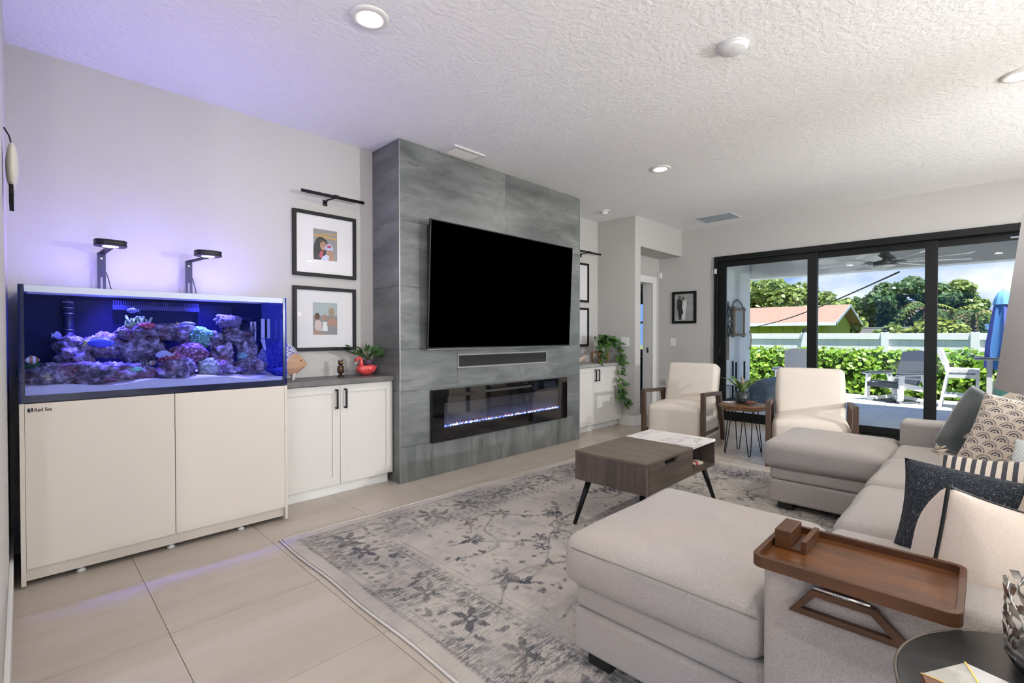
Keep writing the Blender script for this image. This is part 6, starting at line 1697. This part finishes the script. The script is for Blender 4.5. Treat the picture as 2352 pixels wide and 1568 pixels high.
for xx in (11.18, 11.82):
    for yy in (-.45, -.03): part('leg', Bx(xx - .035, xx + .035, yy - .035, yy + .035, GZ, .774), M_polyw, bt)
part('shelf', Bx(11.2, 11.8, -.44, .0, .30, .33), M_poly, bt)
pr = thing('parasol', 'closed blue patio parasol standing at the bar table', 'parasol', (11.5, -.19, GZ))
m_pb = [mat('parasol_blue', (.075, .24, .62), .8), mat('parasol_violet', (.10, .13, .50), .8), mat('parasol_light', (.16, .42, .72), .8)]
part('pole', MB().tube([(11.5, -.19, GZ), (11.5, -.19, 1.95)], .02, 8), m_fd, pr)
for k in range(8):
    vs = []
    for z, r0 in ((.62, .20), (1.0, .19), (1.5, .13), (1.84, .085)):
        for u in range(4):
            a = 2 * PI * (k + u / 3) / 8
            rr_ = r0 * (1 + .16 * math.cos(u / 3 * 2 * PI))
            vs.append((11.5 + rr_ * math.cos(a), -.19 + rr_ * math.sin(a), z + (.03 * math.cos(u / 3 * 2 * PI) if z < .7 else 0)))
    fs = [(4 * j + u, 4 * j + u + 1, 4 * j + u + 5, 4 * j + u + 4) for j in range(3) for u in range(3)]
    part('panel', MB().add(vs, fs, True), m_pb[0 if k % 2 else 1], pr)
cv_ = []
for r0, z in ((.125, 1.70), (.105, 1.80), (.07, 1.90), (.015, 1.945)):
    for u in range(24): cv_.append((11.5 + r0 * (1 + .12 * math.cos(u * PI / 1.5)) * math.cos(2 * PI * u / 24), -.19 + r0 * (1 + .12 * math.cos(u * PI / 1.5)) * math.sin(2 * PI * u / 24), z))
part('vent_cap', MB().add(cv_, [(24 * j + u, 24 * j + (u + 1) % 24, 24 * (j + 1) + (u + 1) % 24, 24 * (j + 1) + u) for j in range(3) for u in range(24)], True), m_pb[2], pr)
# tarp-covered object, black rack and stone planter on the shaded patio
def tarp(q):
    from mathutils import noise
    p = q.copy(); k = noise.noise(q * 2.2 + Vector((3, 1, 2)))
    p *= 1 + .22 * k
    if p.z < -.2: p.z = -.2
    return p
cvr = thing('covered_fire_pit', 'slate-blue tarpaulin draped over a low patio fire pit', 'cover', (9.45, 2.75, GZ))
tb = MB().ball((9.45, 2.72, GZ + .12), (.50, .46, .40), 30, 18, tarp); zmin = min(q[2] for q in tb.v); tb.v = [(a, b, GZ + .001 if c < GZ + .06 else c) for a, b, c in tb.v]
part('tarpaulin', tb, mat('tarp_blue', (.14, .18, .24), .6, bump=(9, .8, .04)), cvr)
part('drawstring', MB().tube([(9.45 + .50 * math.cos(a), 2.72 + .46 * math.sin(a), GZ + .10) for a in np.linspace(0, 2 * PI, 33)[:-1]], .008, 5, True), mat('tarp_cord', (.07, .09, .12), .7), cvr)
rk = thing('patio_rack', 'slim black metal rack with a white shelf against the stucco wall', 'rack', (8.95, 3.15, GZ))
for xx in (8.72, 9.12):
    part('upright', MB().box(xx - .012, xx + .012, 3.10, 3.124, GZ + .0005, .72), M_black, rk)
    part('upright', MB().box(xx - .012, xx + .012, 3.30, 3.324, GZ + .0005, .72), M_black, rk)
part('shelf', Bx(8.70, 9.14, 3.09, 3.33, .32, .40), M_lid, rk)
part('shelf', Bx(8.70, 9.14, 3.09, 3.33, .02, .05), M_black, rk)
spn = thing('stone_planter', 'low grey stone planter on the patio behind the hairpin table', 'planter', (9.0, 2.55, GZ))
part('bowl', MB().lathe([(.10, .0005), (.14, .04), (.16, .13), (.14, .13), (.12, .10), (0, .09)], (9.0, 2.55, GZ), 24), mat('stone_grey', (.33, .33, .34), .9), spn)
part('soil', MB().lathe([(.13, .11), (0, .118)], (9.0, 2.55, GZ), 20), M_bark, spn)
